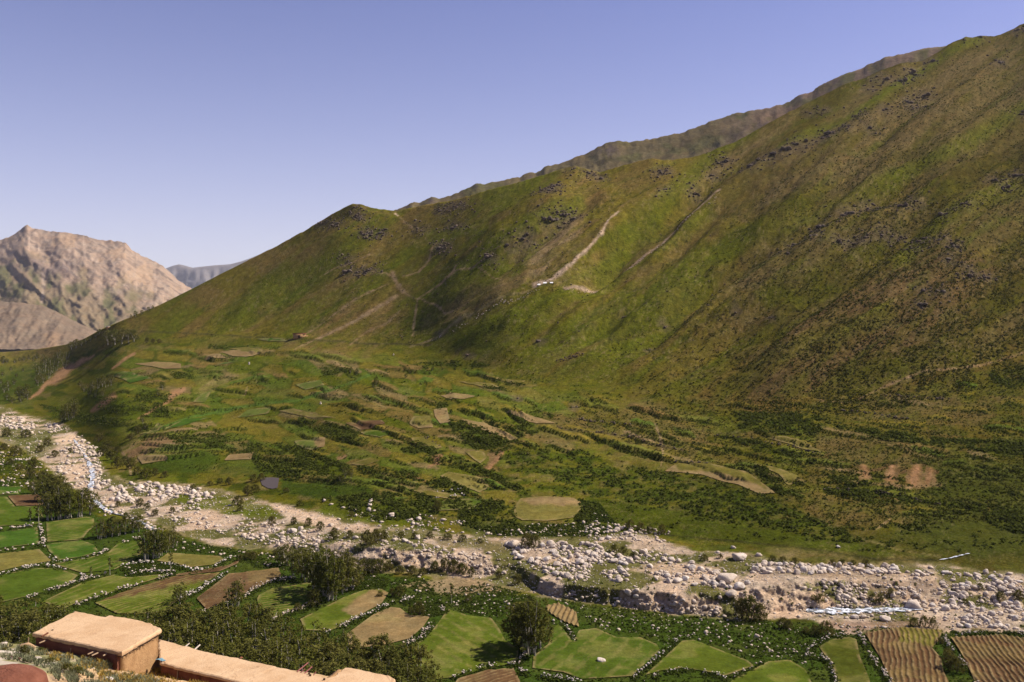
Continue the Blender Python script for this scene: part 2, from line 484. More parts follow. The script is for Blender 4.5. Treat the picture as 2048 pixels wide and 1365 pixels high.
KC = np.arange(NC)
def ground(px, py):
    """the place on the ground that shows at a pixel of the photograph -> x, y, z arrays"""
    px = np.atleast_1d(np.asarray(px, float)); py = np.atleast_1d(np.asarray(py, float))
    c = np.clip(np.round(np.interp(px, colx, KC)).astype(int), 0, NC - 1)
    d = np.empty(px.shape)
    for i in range(px.size):
        j = c.flat[i]
        d.flat[i] = np.interp(-py.flat[i], -GPY[:, j], GD[:, j])
    x = (px - CX) / F * d
    return x, d, height(x, d)

def g1(px, py):
    x, y, z = ground([px], [py])
    return float(x[0]), float(y[0]), float(z[0])

# ------------------------------------------------------------------ land cover (what grows or lies where), painted on the ground
LC = np.zeros((GD.shape[0], NC, 3))
wob = (fbm(GX / 3.2, GD / 3.2, 3, 61) - 0.5)
def rgb(*c): return np.array(c, float)
C_GREEN = rgb(.088, .082, .011); C_LUSH = rgb(.068, .084, .008); C_DARK = rgb(.030, .045, .005); C_OLIVE = rgb(.112, .092, .017)
C_BROWN = rgb(.125, .085, .034); C_TAN = rgb(.215, .155, .085); C_SAND = rgb(.40, .30, .205); C_GRAVEL = rgb(.38, .30, .215)
C_GREY = rgb(.105, .080, .040); C_RUST = rgb(.26, .15, .075)

def lay(w, c):
    LC[:] = LC * (1 - w[..., None]) + w[..., None] * c
def sub(poly, pad):
    x0 = min(p[0] for p in poly) - pad; x1 = max(p[0] for p in poly) + pad
    j = np.where((colx >= x0) & (colx <= x1))[0]
    return (slice(j[0], j[-1] + 1) if len(j) else slice(0, 0)), min(p[1] for p in poly) - pad, max(p[1] for p in poly) + pad
def patch(poly, c, soft=4, wobble=6, amt=1.0, gate=None):
    js, y0, y1 = sub(poly, soft + wobble + 4)
    px, py = PXg[:, js], GPY[:, js]
    rows = np.where(((py > y0) & (py < y1)).any(1))[0]
    if not len(rows): return
    rs = slice(rows[0], rows[-1] + 1)
    px, py = px[rs], py[rs]
    d = sdf(px, py, poly) + wob[rs, js] * wobble * 2
    w = sstep(soft, -soft, d) * amt
    if gate is not None: w = w * gate[rs, js]
    LC[rs, js] = LC[rs, js] * (1 - w[..., None]) + w[..., None] * c
def stroke(pts, width, c, amt=1.0, wobble=2, soft=None):
    """pts of (x, y) or (x, y, width)"""
    js, y0, y1 = sub(pts, width * 2 + wobble + 4)
    px, py = PXg[:, js], GPY[:, js]
    rows = np.where(((py > y0) & (py < y1)).any(1))[0]
    if not len(rows): return
    rs = slice(rows[0], rows[-1] + 1)
    d, par = dist_line(px[rs], py[rs], pts)
    ww = np.interp(par, range(len(pts)), [p[2] if len(p) > 2 else width for p in pts]) * 0.5
    s = ww * 0.6 + 0.8 if soft is None else soft
    w = sstep(s, -s, d - ww + wob[rs, js] * wobble * 2) * amt
    LC[rs, js] = LC[rs, js] * (1 - w[..., None]) + w[..., None] * c

Ug = PXg * -0.80 + GPY * 0.60; Vg = PXg * 0.60 + GPY * 0.80
n1 = fbm(Ug / 300, Vg / 42, 4, 101); n2 = fbm(PXg / 60, GPY / 26, 4, 111); n3 = fbm(Ug / 70, Vg / 14, 3, 121)
nA = fbm(PXg / 55, GPY / 12, 4, 131)
mt = sstep(-0.1, 0.15, tm)
LC[:] = C_GREEN
lay(sstep(0.42, 0.62, n1) * 0.75, C_OLIVE)
lay(sstep(0.48, 0.64, n3 * 0.5 + n2 * 0.5) * 0.6 * mt, C_BROWN)
lay(sstep(0.52, 0.36, n1) * 0.65 * mt, C_LUSH)
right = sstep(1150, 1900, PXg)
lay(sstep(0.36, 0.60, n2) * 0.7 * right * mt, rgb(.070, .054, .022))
lay(right * mt * 0.7, rgb(.044, .038, .008))  # dark scrub, deepened so its colour carries the right slope's grazing-light shade
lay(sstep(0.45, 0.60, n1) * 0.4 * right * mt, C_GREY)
# the apron of old terraces below the slope
ap = (1 - mt)
lay(ap * 0.35, C_LUSH * 0.9)
lay(sstep(0.50, 0.64, nA) * 0.6 * ap, C_OLIVE)
lay(sstep(0.57, 0.72, fbm(PXg / 40, GPY / 10, 3, 141)) * 0.6 * ap, rgb(.125, .098, .045))
lay(sstep(0.56, 0.68, fbm(PXg / 50, GPY / 14, 3, 145)) * 0.7 * ap, C_LUSH)
lay(sstep(0.54, 0.66, fbm(PXg / 36, GPY / 9, 3, 151)) * 0.8 * ap, C_DARK)
lay(ap * right * 0.75, rgb(.046, .038, .009))  # the same painted shade, carried down over the right of the apron

# the patchwork of small plots: every plot its own crop, dark herbs along the edges between them
def plots(cw, ch, seed, skew):
    a = (PXg + 7 * (fbm(PXg / 40, GPY / 14, 2, seed) - .5)) / cw; b = (GPY - skew(PXg) + 9 * (fbm(PXg / 34, GPY / 30, 2, seed + 4) - .5)) / ch
    ia, ib = np.floor(a).astype(int), np.floor(b).astype(int)
    f1 = np.full(a.shape, 9.0); f2 = f1.copy(); cid = np.zeros(a.shape)
    for i in (-1, 0, 1):
        for j in (-1, 0, 1):
            u, v = (ia + i) & 255, (ib + j) & 255
            d = np.hypot(ia + i + .15 + .7 * _T[u, v] - a, ib + j + .15 + .7 * _T[v, (u + 91) & 255] - b)
            k = d < f1
            f2 = np.where(k, f1, np.minimum(f2, d)); cid = np.where(k, _T[(u + 37) & 255, (v + 53) & 255], cid); f1 = np.where(k, d, f1)
    return cid, f2 - f1
cid, edge = plots(64, 17, 161, lambda x: np.interp(x, [200, 600, 1000, 1500, 2048], [0, 20, 130, 260, 300]))
reg = sstep(8, -8, sdf(PXg[::1], GPY, APRON)) * (1 - .6 * sstep(1080, 1250, PXg))
pal = [(0, .16, C_OLIVE * 1.1), (.16, .30, rgb(.062, .095, .014)), (.30, .40, C_TAN * .72), (.40, .56, rgb(.085, .10, .018)), (.56, .66, C_BROWN), (.66, .78, C_LUSH), (.78, .86, rgb(.13, .12, .03)), (.86, 1.01, C_OLIVE)]
for lo, hi, c in pal:
    lay(((cid >= lo) & (cid < hi)) * reg * .62, c)
lay(reg * sstep(.13, .04, edge) * .75 * sstep(.3, .55, fbm(PXg / 30, GPY / 12, 2, 167)), C_DARK)
# bare brown ground and scree on the flank
BARE = [([(1700, 185), (1900, 110), (2048, 80), (2048, 210), (1900, 300), (1760, 370), (1620, 390), (1520, 420), (1560, 330), (1650, 260)], C_GREY, .75),
        ([(1500, 520), (1640, 450), (1790, 430), (1850, 420), (1700, 500), (1560, 560), (1420, 620), (1440, 570)], C_GREY, .65),
        ([(1500, 820), (1480, 760), (1600, 640), (1720, 570), (1900, 500), (1990, 520), (1960, 640), (1850, 700), (1700, 720), (1600, 790)], rgb(.088, .058, .030), .8),
        ([(1380, 800), (1500, 700), (1480, 790), (1700, 800), (2048, 690), (2048, 730), (1750, 790), (1500, 830)], rgb(.092, .062, .020), .7),
        ([(1045, 575), (1060, 520), (1100, 440), (1150, 425), (1170, 455), (1160, 490), (1130, 530), (1095, 565)], C_TAN * .9, .85),
        ([(880, 628), (940, 590), (1010, 560), (1050, 566), (1040, 590), (960, 625), (910, 645)], C_BROWN * 1.15, .8), ([(620, 560), (700, 530), (745, 540), (700, 565), (640, 590)], C_BROWN, .6), ([(1020, 505), (1060, 470), (1090, 470), (1070, 500), (1030, 530)], C_GREY, .7), ([(880, 590), (915, 545), (930, 545), (905, 580)], C_TAN * .8, .7),
        ([(1130, 340), (1200, 360), (1210, 400), (1150, 430), (1080, 470), (1060, 440), (1110, 390)], C_BROWN * 1.1, .75),
        ([(1105, 572), (1200, 520), (1290, 490), (1200, 560), (1130, 582)], C_TAN, .5),
        ([(620, 672), (680, 620), (740, 585), (790, 560), (840, 580), (800, 640), (740, 680), (680, 680)], C_BROWN * 1.15, .8),
        ([(640, 460), (706, 415), (740, 425), (720, 470), (640, 530), (560, 580), (590, 520)], C_BROWN, .6),
        ([(770, 440), (850, 430), (960, 400), (1000, 440), (900, 470), (800, 480)], C_BROWN, .5),
        ([(860, 640), (950, 570), (1050, 560), (1020, 600), (930, 640)], rgb(.13, .10, .045), .6),
        ([(1440, 320), (1530, 262), (1620, 215), (1560, 270), (1470, 330), (1370, 390), (1360, 370)], C_TAN, .5),
        ([(560, 690), (640, 684), (760, 690), (740, 712), (620, 712), (560, 705)], C_BROWN, .7),
        ([(1080, 830), (1300, 800), (1420, 850), (1400, 930), (1330, 945), (1180, 900), (1060, 880)], rgb(.105, .080, .030), .7),
        ([(1640, 870), (1800, 880), (1900, 900), (1880, 960), (1700, 950), (1600, 920)], rgb(.09, .066, .028), .7),
        ([(1740, 800), (1900, 790), (2000, 800), (1960, 840), (1800, 850), (1700, 830)], rgb(.095, .070, .030), .7),
        ([(1560, 1000), (1800, 1000), (1830, 1030), (1740, 1060), (1650, 1050)], rgb(.09, .066, .026), .7),
        ([(400, 745), (450, 740), (470, 760), (400, 785)], C_TAN, .5), ([(540, 700), (620, 700), (640, 715), (560, 716)], C_BROWN, .6),
        ([(246, 901), (308, 872), (342, 880), (410, 880), (335, 905), (267, 925)], C_TAN, .9),
        ([(1540, 1095), (1640, 1088), (1760, 1098), (1860, 1120), (1760, 1124), (1640, 1116), (1560, 1118)], rgb(.17, .13, .065), .8)]
for p, c, a in BARE: patch(p, c, 14, 16, a, 0.35 + 0.65 * sstep(0.35, 0.6, n3))

# fine streaks down the fall line and the banks of many small old terraces
for k in range(260):
    x = SR.uniform(560, 2040); yt = np.interp(x, [p[0] for p in SKY], [p[1] for p in SKY]); yb = np.interp(x, colx, Kpy[6])
    y = SR.uniform(yt + 12, yb - 10); L = SR.uniform(40, 230); a = math.atan2(.60, -.80) + SR.normal() * .10
    c = [C_GREY, C_BROWN, C_LUSH, C_OLIVE, C_DARK * 1.5][SR.integers(0, 5)]
    pts = [(x + math.cos(a) * L * t + SR.normal() * 4, y + math.sin(a) * L * t + SR.normal() * 3, SR.uniform(2, 9)) for t in np.linspace(-.5, .5, 5)]
    pts = [(p, max(q, np.interp(p, [z[0] for z in SKY], [z[1] for z in SKY]) + 5), w) for p, q, w in pts]
    stroke(pts, 8, c, SR.uniform(.15, .42), 3, 4)
for b_ in BANKS:
    if SR.random() < .8:      # the level plot above the bank: stubble, young crop or fallow
        w0 = SR.uniform(5, 11)
        stroke([(p, q - w0 * .62, w0 * (1 - .5 * abs(t) ** 2)) for (p, q, w), t in zip(b_, np.linspace(-1, 1, 6))], 8, [C_OLIVE * 1.15, C_TAN * .8, rgb(.075, .105, .018), rgb(.10, .115, .022), C_OLIVE * 1.3, C_BROWN * 1.05, rgb(.06, .10, .016)][SR.integers(0, 7)], SR.uniform(.5, .92), .8, 1.1)
    stroke(b_, 4, C_DARK, SR.uniform(.5, .9), 1.0, 1.2)
OUT = [('on the long rocky rib below the skyline right', [(1500, 350), (1520, 335), (1545, 322), (1570, 310), (1590, 298), (1612, 286), (1650, 278), (1660, 270)], 16), ('on the rib under the green gully', [(1690, 265), (1720, 240), (1770, 225), (1830, 215), (1850, 190), (1820, 205), (1740, 262)], 13),
       ('on the crest crags right of the back ridge', [(1752, 155), (1770, 160), (1800, 165), (1830, 150), (1862, 120), (1740, 180), (1825, 145)], 13), ('on the tan shoulder at the skyline', [(1440, 325), (1425, 345), (1390, 375), (1455, 320), (1330, 470 - 85), (1620, 228), (1650, 222)], 11),
       ('on the steps of the brown flank', [(1735, 410), (1760, 412), (1800, 412), (1830, 406), (1688, 426), (1700, 425), (1640, 448), (1590, 475), (1560, 500), (1625, 480)], 15), ('on the lower dark band at the right', [(1680, 480), (1706, 482), (1730, 478), (1762, 470), (1780, 466), (1800, 460), (1850, 478), (1838, 482), (1890, 430), (1930, 420)], 13),
       ('in the dark rubble below the right flank', [(1825, 500), (1880, 490), (1905, 500), (1910, 510), (1895, 530), (1940, 562), (1975, 560), (1935, 545), (1850, 590), (1840, 620), (1880, 600)], 13), ('high at the right edge', [(1985, 365), (2005, 380), (2030, 358), (2040, 240), (2000, 130), (1960, 76), (1925, 78), (2035, 60)], 12),
       ('on the scree over the pale track', [(1090, 398), (1105, 388), (1112, 384), (1098, 402), (1125, 435), (1135, 432), (1148, 436), (1110, 445), (1088, 452), (1048, 485), (1055, 478)], 14), ('on the knoll at the skyline', [(1128, 336), (1140, 334), (1152, 336), (1178, 346), (1190, 348), (1204, 356), (1320, 346), (1330, 342)], 11),
       ('on the left peak', [(706, 411), (714, 409), (722, 411), (645, 446), (640, 448), (712, 432), (718, 436), (676, 450), (668, 452)], 9), ('on the rocky spot below the left peak', [(730, 466), (737, 462), (743, 466), (690, 512), (740, 535), (732, 537), (712, 538), (700, 540), (760, 462)], 11),
       ('on the grassy bowl left of the track', [(979, 524), (972, 520), (905, 452), (913, 449), (836, 455), (883, 496), (888, 492), (910, 412), (895, 416), (920, 408), (880, 422), (1018, 500)], 12), ('lone on the lower slope', [(1078, 684), (937, 712), (1150, 812), (1035, 796), (880, 900 - 235), (1470, 624), (1540, 622), (1330, 628), (1300, 678), (1250, 620)], 9)]
for txt, pts, w in OUT:
    for px, py in pts:
        patch([(px + w * 1.5 * math.cos(t) , py + w * .8 * math.sin(t)) for t in np.linspace(0, 6.0, 9)], rgb(.085, .066, .046), w * .6, 8, .6)
patch([(100, 800), (180, 780), (330, 800), (380, 830), (330, 870), (250, 880), (180, 850), (110, 835)], C_LUSH * 1.05, 14, 16, .75)
patch([(0, 740), (120, 715), (160, 730), (100, 770), (60, 810), (0, 810)], rgb(.085, .092, .020), 8, 12, .8)
# lush strips in the gullies
for pts, w, a in [([(2048, 225), (1950, 285), (1880, 320), (1780, 355)], 20, .8), ([(1800, 352), (1700, 392), (1600, 432), (1500, 480), (1300, 585), (1180, 680)], 22, .55),
               ([(1960, 78), (1900, 105), (1800, 172), (1740, 215), (1700, 238), (1620, 270), (1560, 300)], 14, .9), ([(1500, 262), (1430, 305), (1340, 390), (1260, 460), (1200, 540)], 30, .8),
               ([(1160, 412), (1100, 440), (1040, 468), (960, 520), (880, 560)], 24, .8), ([(985, 500), (940, 545), (860, 580), (800, 600)], 26, .7),
               ([(787, 435), (740, 470), (673, 510), (600, 548), (540, 585), (470, 640), (440, 665)], 11, .95), ([(720, 560), (640, 600), (560, 640)], 26, .5),
               ([(1420, 430), (1340, 480), (1240, 540), (1180, 580), (1120, 600), (900, 680)], 20, .8), ([(560, 600), (640, 560), (700, 530)], 22, .5),
               ([(1040, 640), (940, 680), (860, 700)], 26, .5), ([(1100, 750), (1240, 690), (1420, 600)], 18, .6), ([(300, 690), (420, 685), (560, 690)], 10, .6),
               ([(860, 470), (900, 460), (960, 470)], 18, .7), ([(1780, 640), (1600, 700), (1440, 780)], 34, .4), ([(2048, 380), (1920, 420), (1850, 470), (1800, 520)], 40, .5)]:
    stroke(pts, w, C_LUSH * rgb(1.08, 1.04, 1.0), a * .8, 5, 9)

# cultivated ground of the near valley floor: weeds between the fields
patch([(-200, 900), (0, 960), (110, 1000), (190, 1030), (300, 1060), (480, 1100), (640, 1130), (860, 1160), (1080, 1195), (1350, 1228), (1640, 1245), (1780, 1258), (2200, 1270), (2200, 1700), (-400, 1700)],
      rgb(.030, .050, .008), 6, 6)
lay(sstep(0.5, 0.62, fbm(GX / 6, GD / 6, 3, 171)) * 0.5 * sstep(1060, 1120, GPY) * (1 - sstep(-2, -1.6, tm) * 0), rgb(.050, .060, .014))

# gravel and sand along the stream
GRAVEL = [(-300, 800), (0, 812), (60, 835), (130, 850), (165, 878), (190, 905), (200, 930), (220, 952), (262, 965), (330, 968), (400, 975), (450, 985), (540, 1005), (620, 1022), (690, 1035), (760, 1052),
          (850, 1062), (900, 1072), (1000, 1075), (1180, 1078), (1260, 1070), (1330, 1085), (1390, 1104), (1480, 1108), (1560, 1122), (1700, 1130), (1800, 1128), (1900, 1130), (2048, 1150), (2200, 1150),
          (2200, 1268), (2048, 1268), (1980, 1264), (1890, 1260), (1780, 1257), (1690, 1268), (1630, 1242), (1560, 1240), (1480, 1240), (1350, 1226), (1200, 1207), (1080, 1190), (980, 1165), (870, 1152),
          (790, 1140), (700, 1136), (640, 1120), (560, 1100), (480, 1095), (420, 1088), (350, 1062), (300, 1042), (232, 1022), (195, 1000), (170, 985), (120, 968), (95, 930), (60, 905), (0, 880), (-300, 880)]
ng = fbm(GX / 9, GD / 9, 4, 181)
patch(GRAVEL, C_GRAVEL * 0.86, 5, 7)
patch(GRAVEL, C_SAND, 5, 7, 0.55, sstep(0.52, 0.62, fbm(GX / 14, GD / 14, 3, 191)))
patch(GRAVEL, rgb(.065, .070, .018), 5, 7, 0.92, sstep(0.43, 0.53, ng))
for p, c, a in [([(320, 985), (420, 990), (540, 1010), (560, 1035), (470, 1032), (380, 1015)], C_LUSH, .85), ([(650, 1005), (760, 1010), (840, 1035), (800, 1055), (720, 1045), (640, 1030)], C_LUSH, .8),
                ([(900, 1040), (1060, 1046), (1200, 1050), (1260, 1075), (1100, 1082), (950, 1072)], rgb(.06, .065, .02), .8),
                ([(860, 1075), (960, 1080), (1060, 1095), (1000, 1105), (880, 1090)], rgb(.12, .10, .05), .8),
                ([(0, 845), (90, 860), (120, 890), (80, 915), (0, 880)], rgb(.08, .085, .03), .7),
                ([(1620, 1128), (1800, 1150), (1760, 1162), (1640, 1152), (1540, 1150)], rgb(.16, .12, .075), .6),
                ([(540, 1010), (560, 1012), (640, 1030), (700, 1050), (640, 1052), (580, 1040)], C_SAND * 1.15, .95), ([(660, 1045), (760, 1055), (740, 1066), (650, 1060)], C_SAND, .8),
                ([(105, 880), (150, 866), (160, 880), (130, 892)], C_SAND * 1.2, .95), ([(120, 935), (180, 925), (185, 945), (140, 962)], C_SAND * 1.1, .9),
                ([(760, 1098), (860, 1104), (930, 1118), (960, 1140), (880, 1142), (800, 1130)], C_SAND * 0.9, .9), ([(1520, 1185), (1640, 1180), (1680, 1215), (1600, 1240), (1500, 1238), (1480, 1210)], C_SAND, .95),
                ([(1240, 1180), (1340, 1190), (1440, 1200), (1440, 1230), (1330, 1218), (1240, 1206)], C_SAND * 0.85, .85), ([(1680, 1165), (1860, 1160), (1900, 1190), (1780, 1192)], rgb(.20, .145, .10), .7),
                ([(1330, 1125), (1440, 1140), (1460, 1170), (1340, 1160), (1260, 1140)], C_SAND, .7), ([(1640, 1248), (1780, 1240), (1860, 1250), (1760, 1262), (1690, 1268)], rgb(.20, .14, .10), .8),
                ([(980, 1165), (920, 1152), (860, 1160), (800, 1170), (900, 1190), (1000, 1182)], rgb(.25, .18, .11), .7)]:
    patch(p, c, 4, 5, a)

# thickets of dark herbs on the old terraces
THICKET = [[(1003, 910), (1044, 896), (1133, 899), (1181, 910), (1249, 934), (1330, 945), (1400, 955), (1475, 978), (1560, 1010), (1640, 1040), (1720, 1078), (1640, 1070), (1550, 1055), (1400, 1030), (1250, 1000), (1180, 985), (1100, 955), (1024, 930)],
           [(901, 845), (928, 848), (1037, 882), (1010, 899), (955, 896), (908, 869)], [(805, 886), (839, 886), (884, 903), (860, 913), (805, 903)], [(716, 934), (791, 944), (819, 940), (850, 965), (780, 958), (720, 945)],
           [(781, 964), (832, 985), (908, 1005), (901, 1016), (819, 992)], [(853, 968), (890, 958), (938, 982), (928, 992), (873, 978)], [(901, 920), (942, 930), (1010, 958), (1044, 978), (1027, 982), (969, 951), (908, 934)],
           [(500, 905), (560, 890), (600, 900), (690, 930), (700, 945), (670, 960), (600, 955), (530, 950)], [(600, 840), (700, 855), (716, 865), (700, 890), (650, 868), (600, 852)],
           [(342, 873), (427, 870), (530, 887), (564, 901), (533, 914), (427, 897), (359, 897)], [(1475, 825), (1629, 833), (1658, 847), (1629, 869), (1534, 869), (1483, 855)],
           [(1651, 840), (1775, 866), (1921, 880), (2048, 885), (2048, 908), (1921, 898), (1775, 884), (1690, 862)], [(1431, 869), (1505, 884), (1629, 920), (1621, 926), (1578, 915), (1483, 889)],
           [(1505, 938), (1534, 942), (1563, 979), (1578, 992), (1556, 992), (1519, 957)], [(1976, 749), (2048, 738), (2048, 781), (1994, 774)], [(965, 765), (1010, 775), (1020, 784), (960, 776)], [(990, 756), (1050, 768), (1030, 776), (985, 764)],
           [(1080, 820), (1105, 828), (1100, 838), (1060, 826)], [(985, 843), (1050, 868), (1036, 872), (980, 852)], [(1040, 848), (1095, 858), (1060, 866), (1030, 856)], [(860, 800), (900, 800), (905, 830), (885, 830)],
           [(640, 735), (700, 740), (720, 752), (650, 752)], [(830, 730), (930, 724), (980, 732), (930, 742), (850, 742)], [(180, 790), (250, 800), (330, 815), (340, 835), (250, 830), (190, 815)], [(280, 780), (340, 790), (380, 800), (330, 812), (270, 800)],
           [(80, 810), (180, 830), (260, 840), (230, 852), (120, 842)], [(900, 1000), (1030, 1010), (1030, 1045), (1060, 1060), (1000, 1065), (930, 1050)], [(1160, 1000), (1200, 1020), (1180, 1045), (1150, 1040)],
           [(1650, 975), (1760, 985), (1880, 1004), (1800, 1002), (1660, 986)], [(420, 690), (560, 694), (540, 700), (420, 697)], [(330, 742), (390, 750), (420, 757), (350, 757)], [(760, 985), (900, 1010), (860, 1035), (760, 1040), (650, 1000)],
           [(-100, 740), (60, 735), (140, 705), (200, 690), (170, 730), (110, 770), (60, 800), (0, 810), (-100, 800)], [(1970, 1030), (2048, 1020), (2048, 1070), (1990, 1060)], [(1640, 950), (1700, 960), (1760, 970), (1700, 972)]]
gth = .35 + .65 * sstep(.38, .58, fbm(PXg / 22, GPY / 9, 3, 157))
for p in THICKET: patch(p, C_DARK * 1.1, 5, 10, .9, gth)
# darker green turf low on the right
patch([(1180, 985), (1250, 1002), (1400, 1032), (1550, 1057), (1700, 1077), (1850, 1110), (1700, 1108), (1500, 1090), (1330, 1075), (1200, 1060), (1170, 1020)], rgb(.040, .052, .006), 10, 10, .9)
patch([(1830, 920), (2048, 915), (2200, 920), (2200, 1125), (1900, 1115), (1760, 1075), (1860, 1010)], rgb(.038, .046, .009), 18, 14, .85)
patch([(560, 960), (700, 965), (760, 985), (740, 1000), (640, 1000), (565, 985)], rgb(.034, .055, .008), 6, 6, .9)
patch([(290, 930), (340, 912), (403, 900), (437, 908), (437, 928), (393, 950), (325, 942)], rgb(.040, .062, .008), 6, 4, .95)
patch([(440, 925), (500, 920), (560, 930), (530, 955), (440, 950)], rgb(.05, .068, .01), 6, 6, .8)

# paths, scars, streaks of bare earth
P_ = [([(1238, 443, 1.5), (1226, 454, 3), (1216, 464, 4), (1206, 484, 5), (1172, 515, 5), (1142, 540, 7), (1105, 570, 12), (1070, 580, 14)], C_SAND * .95), 
      ([(1440, 400, 3), (1400, 425, 4), (1340, 460, 5), (1300, 485, 6), (1240, 525, 7), (1190, 560, 8), (1130, 582, 8)], rgb(.27, .20, .135)), ([(1080, 585, 4), (1000, 605, 4), (920, 640, 5), (870, 675, 6), (820, 695, 3)], rgb(.19, .155, .075)),
      ([(795, 585, 6), (740, 620, 7), (700, 645, 7), (650, 672, 6), (590, 700, 4)], C_TAN), ([(785, 545, 12), (795, 570, 8), (806, 580, 4)], C_TAN), ([(835, 590, 3), (860, 605, 4), (890, 622, 3)], C_TAN * 1.1), ([(835, 595, 3), (828, 640, 5), (826, 668, 4)], C_TAN),
      ([(840, 588, 4), (880, 570, 7), (905, 550, 9), (912, 535, 5)], C_TAN), ([(955, 540, 3), (985, 555, 3), (1002, 568, 3)], C_TAN), ([(790, 424, 5), (796, 430, 3)], C_SAND), ([(800, 436, 2), (830, 460, 3)], C_TAN),
      ([(1310, 850, 4), (1320, 875, 5), (1326, 905, 4), (1322, 932, 4)], C_TAN * 1.1), ([(1640, 800, 3), (1700, 805, 3), (1760, 775, 4), (1850, 745, 4), (1960, 735, 4), (2048, 708, 4)], rgb(.19, .13, .075)),
      ([(250, 662), (420, 668), (600, 680), (720, 686), (860, 690)], rgb(.05, .045, .02)), ([(60, 797, 5), (78, 786, 9), (92, 768, 10), (108, 762, 20), (124, 748, 26), (138, 735, 20), (150, 733, 12), (165, 721, 14), (178, 718, 6), (188, 711, 5)], C_RUST * 1.1), ([(225, 738, 4), (250, 718, 7), (268, 708, 6)], C_RUST),
      ([(185, 822, 10), (205, 808, 16), (228, 793, 14)], C_RUST), ([(275, 838, 3), (310, 818, 5), (335, 805, 7), (348, 788, 20), (368, 778, 10)], C_RUST * .95), ([(245, 905, 6), (258, 925, 6), (262, 950, 4)], C_TAN), ([(1095, 750, 4), (1108, 738, 4)], C_OLIVE),
      ([(1870, 855, 2), (1660, 840, 2)], C_DARK), ([(490, 790, 3), (494, 775, 3)], C_TAN), ([(690, 915, 8), (676, 918, 6)], C_RUST), ([(880, 915, 10), (862, 930, 8)], C_RUST * .8), ([(1005, 905, 8), (990, 925, 12), (978, 938, 10)], C_RUST * .8), ([(815, 950, 5), (850, 963, 6)], C_RUST * .7),
      ([(1728, 935, 8), (1732, 955, 12)], C_RUST * .8), ([(1785, 935, 10), (1780, 955, 18)], C_RUST * .85), ([(1835, 935, 14), (1828, 958, 22)], C_RUST * .85), ([(1862, 938, 8), (1855, 960, 12)], C_RUST * .75), ([(1750, 1060, 3), (1780, 1040, 4)], C_TAN),
      ([(1113, 855), (1181, 865), (1270, 877), (1297, 889), (1369, 902)], rgb(.07, .055, .03)), ([(100, 735), (60, 745)], C_LUSH), ([(1980, 1030, 3), (1975, 1000, 3)], C_BROWN), ([(1330, 1072), (1500, 1084), (1640, 1100), (1760, 1118), (1880, 1118)], rgb(.03, .03, .012)),
      ([(290, 870, 5), (380, 835, 7), (480, 815, 8), (600, 800, 7), (660, 780, 6), (740, 750, 5)], rgb(.055, .10, .02)), ([(1722, 1078), (1800, 1100), (1880, 1112)], rgb(.13, .11, .045)), ([(1330, 945), (1475, 978), (1640, 1040), (1720, 1077)], rgb(.035, .035, .012))]
SCARS = ([(1722, 930), (1736, 934), (1742, 962), (1716, 962)], [(1778, 932), (1794, 930), (1798, 962), (1762, 964)], [(1822, 930), (1846, 928), (1850, 966), (1806, 966)], [(1850, 930), (1868, 934), (1870, 964), (1846, 966)], [(980, 905), (1004, 902), (996, 925), (982, 944), (968, 940)], [(866, 914), (884, 912), (876, 928), (856, 936)], [(290, 878), (330, 872), (350, 884), (300, 900), (262, 920), (250, 912)])
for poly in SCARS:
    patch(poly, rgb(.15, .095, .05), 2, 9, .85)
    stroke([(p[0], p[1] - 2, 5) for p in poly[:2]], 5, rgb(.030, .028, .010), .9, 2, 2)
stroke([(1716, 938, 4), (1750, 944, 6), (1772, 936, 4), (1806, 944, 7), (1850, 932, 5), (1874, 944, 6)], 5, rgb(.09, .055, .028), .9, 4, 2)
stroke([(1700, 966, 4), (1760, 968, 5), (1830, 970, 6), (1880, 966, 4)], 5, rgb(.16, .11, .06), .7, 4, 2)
P_ += [([(640, 548, 2), (668, 532, 3), (702, 522, 3), (740, 505, 2)], C_TAN), ([(850, 472, 2), (866, 492, 3), (858, 520, 4), (838, 542, 3), (806, 552, 3)], C_TAN), ([(910, 548, 3), (945, 541, 3), (975, 522, 2), (1002, 508, 2)], C_TAN * .9),
       ([(612, 668, 3), (652, 640, 4), (690, 612, 5), (730, 585, 4), (776, 566, 3)], C_TAN * .9), ([(700, 690, 3), (735, 660, 4), (775, 640, 5), (800, 615, 3)], C_TAN * .8), ([(890, 622, 2), (930, 606, 3), (975, 592, 3), (1020, 575, 2)], C_TAN * .8), ([(745, 540, 3), (780, 548, 4), (812, 580, 4), (836, 592, 3)], C_TAN)]
for pts, c in P_: stroke([(q[0], q[1], q[2] * .8) if len(q) > 2 else q for q in pts], 2.8, c, 0.9, 2.0)

# grain of single tussocks, stones and bare spots
gr = fbm(PXg / 5.5, GPY / 3.2, 3, 401); gr2 = fbm(PXg / 3.4 + GPY / 9, GPY / 2.4, 2, 411)
wild = np.clip(np.where(tm > -.9, np.maximum(sstep(-.2, .1, tm), .55), .0), 0, 1)
LC *= 1 + ((gr - .5) * .8 * wild)[..., None]
lay(sstep(.66, .78, gr2) * wild * sstep(.40, .62, fbm(PXg / 60, GPY / 34, 3, 421)) * .42, rgb(.185, .145, .085))
lay(sstep(.36, .26, gr2) * wild * sstep(.38, .60, fbm(PXg / 50, GPY / 30, 3, 431)) * .6, rgb(.030, .034, .010))
# ------------------------------------------------------------------ the ground meshes
def grid_faces(nr, nc):
    a = np.arange(nr * nc).reshape(nr, nc)
    return np.stack([a[:-1, :-1], a[:-1, 1:], a[1:, 1:], a[1:, :-1]], -1).reshape(-1, 4)

